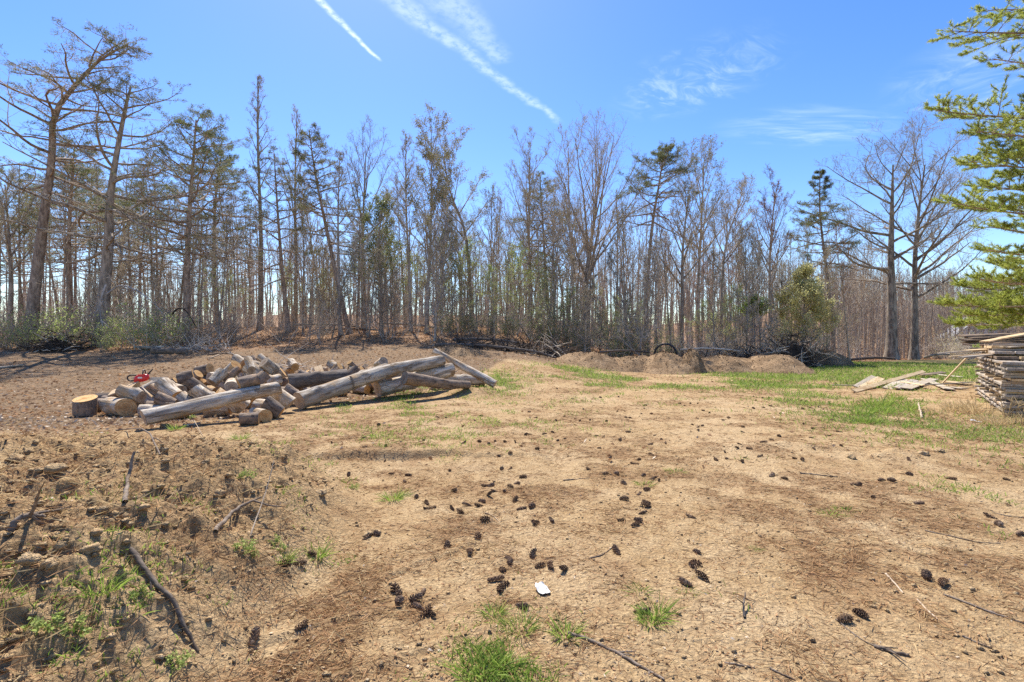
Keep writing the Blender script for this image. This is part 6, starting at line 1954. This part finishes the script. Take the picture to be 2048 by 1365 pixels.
def dry_stalk():
    rng = np.random.default_rng(3)
    for i, (px, py, tx, ty) in enumerate(((2012, 845, 2002, 790), (2016, 848, 2030, 792), (2030, 850, 2046, 800), (2040, 852, 2056, 812))):
        x, y, z = on_ground(px, py); T = at(tx, ty, y); geo = Geo()
        P = catmull([(0, 0, 0), ((T.x - x) * .4, .02, (T.z - z) * .55), (T.x - x, .05, T.z - z)], 12)
        geo.tube(P, np.linspace(.012, .005, 12), 5)
        for k in range(9):
            j = rng.integers(3, 11)
            Q, _ = shoot(rng, P[j], side_dir(rng, unit(P[j + 1] - P[j]), R(40)), rng.uniform(.1, .25), 4, .15, .2)
            geo.tube(Q, np.linspace(.007, .002, 5), 4)
        o = geo.obj('dry_stalk', [M_DRYGRASS]); o.location = (x, y, z - .02)
        tag(o, f'dry branching weed stalk, {nth(i + 1)} along the front of the lumber stack', 'weed stalk', 'dry stalks before the lumber stack')


dry_stalk()


# ------------------------------------------------------------------ grass, straw, chips and crumbs: more than anyone could count
def polar(rng, N, r0, r1, a=54):
    r = np.exp(rng.uniform(math.log(r0), math.log(r1), N)); t = np.radians(rng.uniform(-a, a, N))
    return r * np.sin(t), r * np.cos(t)


def scatter():
    rng = np.random.default_rng(12)
    # grass
    x, y = polar(rng, 560000, 1.9, 46)
    k = rng.random(len(x)) < grass_density(x, y) * .9; x, y = x[k], y[k]
    z = ground_z(x, y); d = np.hypot(x, y)
    P = np.stack([x, y, z - .008], 1); n = len(x)
    D = np.stack([rng.normal(0, .45, n), rng.normal(0, .45, n), np.ones(n)], 1)
    big = np.clip((d - 4) / 16, 0, 1)
    L = (.05 + .10 * big) * rng.uniform(.5, 1.4, n)
    geo = Geo(); curved(geo, P, D, L, (.0035 + .00055 * d) * rng.uniform(.7, 1.3, n), rng.uniform(.1, 1.1, n), 0, rng)
    tag(geo.obj('grass', [M_GRASS]), 'patchy young grass coming up through the dirt', 'grass', kind='stuff')
    # straw and dead stems
    x, y = polar(rng, 380000, 1.7, 24)
    mm = mound_mask(x, y)
    dry = np.exp(-(((x - 8.9) / 1.9) ** 2 + ((y - 9.2) / 1.6) ** 2))
    clump = sstep(.50, .64, fbm(x * 5 + 9, y * 5, 3, 141)) * sstep(.42, .56, fbm(x * .9, y * .9, 3, 142))
    dens = np.clip(litter_mask(x, y) * .55 * (1 - .4 * mm) + .05 + .30 * clump + 1.0 * dry, 0, 1)
    k = rng.random(len(x)) < dens; x, y = x[k], y[k]; mm = mm[k]; dry = dry[k]
    n = len(x); d = np.hypot(x, y)
    tilt = rng.normal(0, .10, n) + np.abs(rng.normal(0, .35, n)) * mm + np.abs(rng.normal(0, .4, n)) * dry
    a = rng.uniform(0, 6.28, n)
    D = np.stack([np.cos(a), np.sin(a), tilt], 1)
    L = rng.uniform(.03, .11, n) * (1 + .5 * mm + .03 * d)
    P = np.stack([x, y, ground_z(x, y) + .006], 1)
    wd = (.0024 + .00045 * d) * rng.uniform(.7, 1.4, n)
    pale = rng.random(n) < (.16 + .5 * dry + .14 * mm)
    geo = Geo()
    geo.blades(P[~pale], D[~pale], L[~pale], wd[~pale], 0, rng, .5)
    geo.blades(P[pale], D[pale], L[pale], wd[pale], 1, rng, .5)
    tag(geo.obj('pine_straw', [M_STRAW, M_DRYGRASS]), 'brown pine straw and dead stems strewn on the dirt', 'pine straw', kind='stuff')
    # wood chips and dead leaves over the dark ground
    x, y = polar(rng, 80000, 6.5, 32)
    ch = chip_mask(x, y)
    edge = np.exp(-(((x + 8.3) / 2.4) ** 2 + ((y - 9.7) / .8) ** 2))
    k = rng.random(len(x)) < (.62 * ch + .9 * edge + .008); x, y = x[k], y[k]; edge = edge[k]; n = len(x); d = np.hypot(x, y)
    P = np.stack([x, y, ground_z(x, y) + .008], 1)
    D = rng.normal(0, 1, (n, 3)) * [1, 1, .35]
    pale = rng.random(n) < (.30 + .6 * edge)
    L = rng.uniform(.025, .085, n) * (1 + .02 * d)
    geo = Geo()
    geo.blades(P[pale], D[pale], L[pale], L[pale] * .45, 0, rng)
    geo.blades(P[~pale], D[~pale], L[~pale], L[~pale] * .6, 1, rng)
    x, y = polar(rng, 16000, 1.7, 7.5)
    n = len(x); P = np.stack([x, y, ground_z(x, y) + .004], 1); D = rng.normal(0, 1, (n, 3)) * [1, 1, .3]
    L = .007 + .020 * rng.random(n) ** 2.5; sl_ = rng.random(n)
    for k_, q_ in ((0, sl_ < .22), (1, (sl_ >= .22))): geo.blades(P[q_], D[q_], L[q_], L[q_] * rng.uniform(.25, .8, q_.sum()), k_, rng, .35)
    tag(geo.obj('wood_chips', [M_CHIP, M_DEADLEAF]), 'wood chips and dead leaves over the ground by the firewood', 'wood chips', kind='stuff')
    # crumbs of earth
    x, y = polar(rng, 46000, 1.8, 15)
    dens = .20 * sstep(.4, .65, fbm(x * 1.3, y * 1.3, 3, 151)) + .06 + .75 * mound_mask(x, y) + .5 * np.exp(-(((x - 4.8) / 2) ** 2 + ((y - 7) / .5) ** 2)) + .6 * np.exp(-(((x + .6) / .5) ** 2 + ((y - 2.35) / .35) ** 2))
    k = rng.random(len(x)) < dens * .55; x, y = x[k], y[k]; n = len(x)
    r = .003 + .013 * rng.random(n) ** 4 * (1 + mound_mask(x, y)); z = ground_z(x, y)
    ico = np.array([(0, 0, 1), (1, 0, 0), (0, 1, 0), (-1, 0, 0), (0, -1, 0), (0, 0, -1), (.6, .6, .6), (-.6, .6, .6), (-.6, -.6, .6), (.6, -.6, .6)])
    F0 = np.array([(0, 9, 1, 6), (0, 6, 2, 7), (0, 7, 3, 8), (0, 8, 4, 9), (1, 9, 4, 5), (2, 6, 1, 5), (3, 7, 2, 5), (4, 8, 3, 5)])
    th = rng.uniform(0, 6.28, n); c, s = np.cos(th), np.sin(th)
    V = ico[None] * (r[:, None, None] * rng.uniform(.6, 1.4, (n, 10, 1))) * [1.15, 1, .75]
    V = np.stack([V[..., 0] * c[:, None] - V[..., 1] * s[:, None], V[..., 0] * s[:, None] + V[..., 1] * c[:, None], V[..., 2]], -1) + np.stack([x, y, z + r * .3], 1)[:, None, :]
    F = (F0[None] + (np.arange(n) * 10)[:, None, None]).reshape(-1, 4)
    geo = Geo(); geo.raw(V.reshape(-1, 3), F)
    tag(geo.obj('dirt_crumbs', [M_ROCK]), 'loose crumbs of dry earth over the mound and dirt', 'dirt', kind='stuff')


scatter()
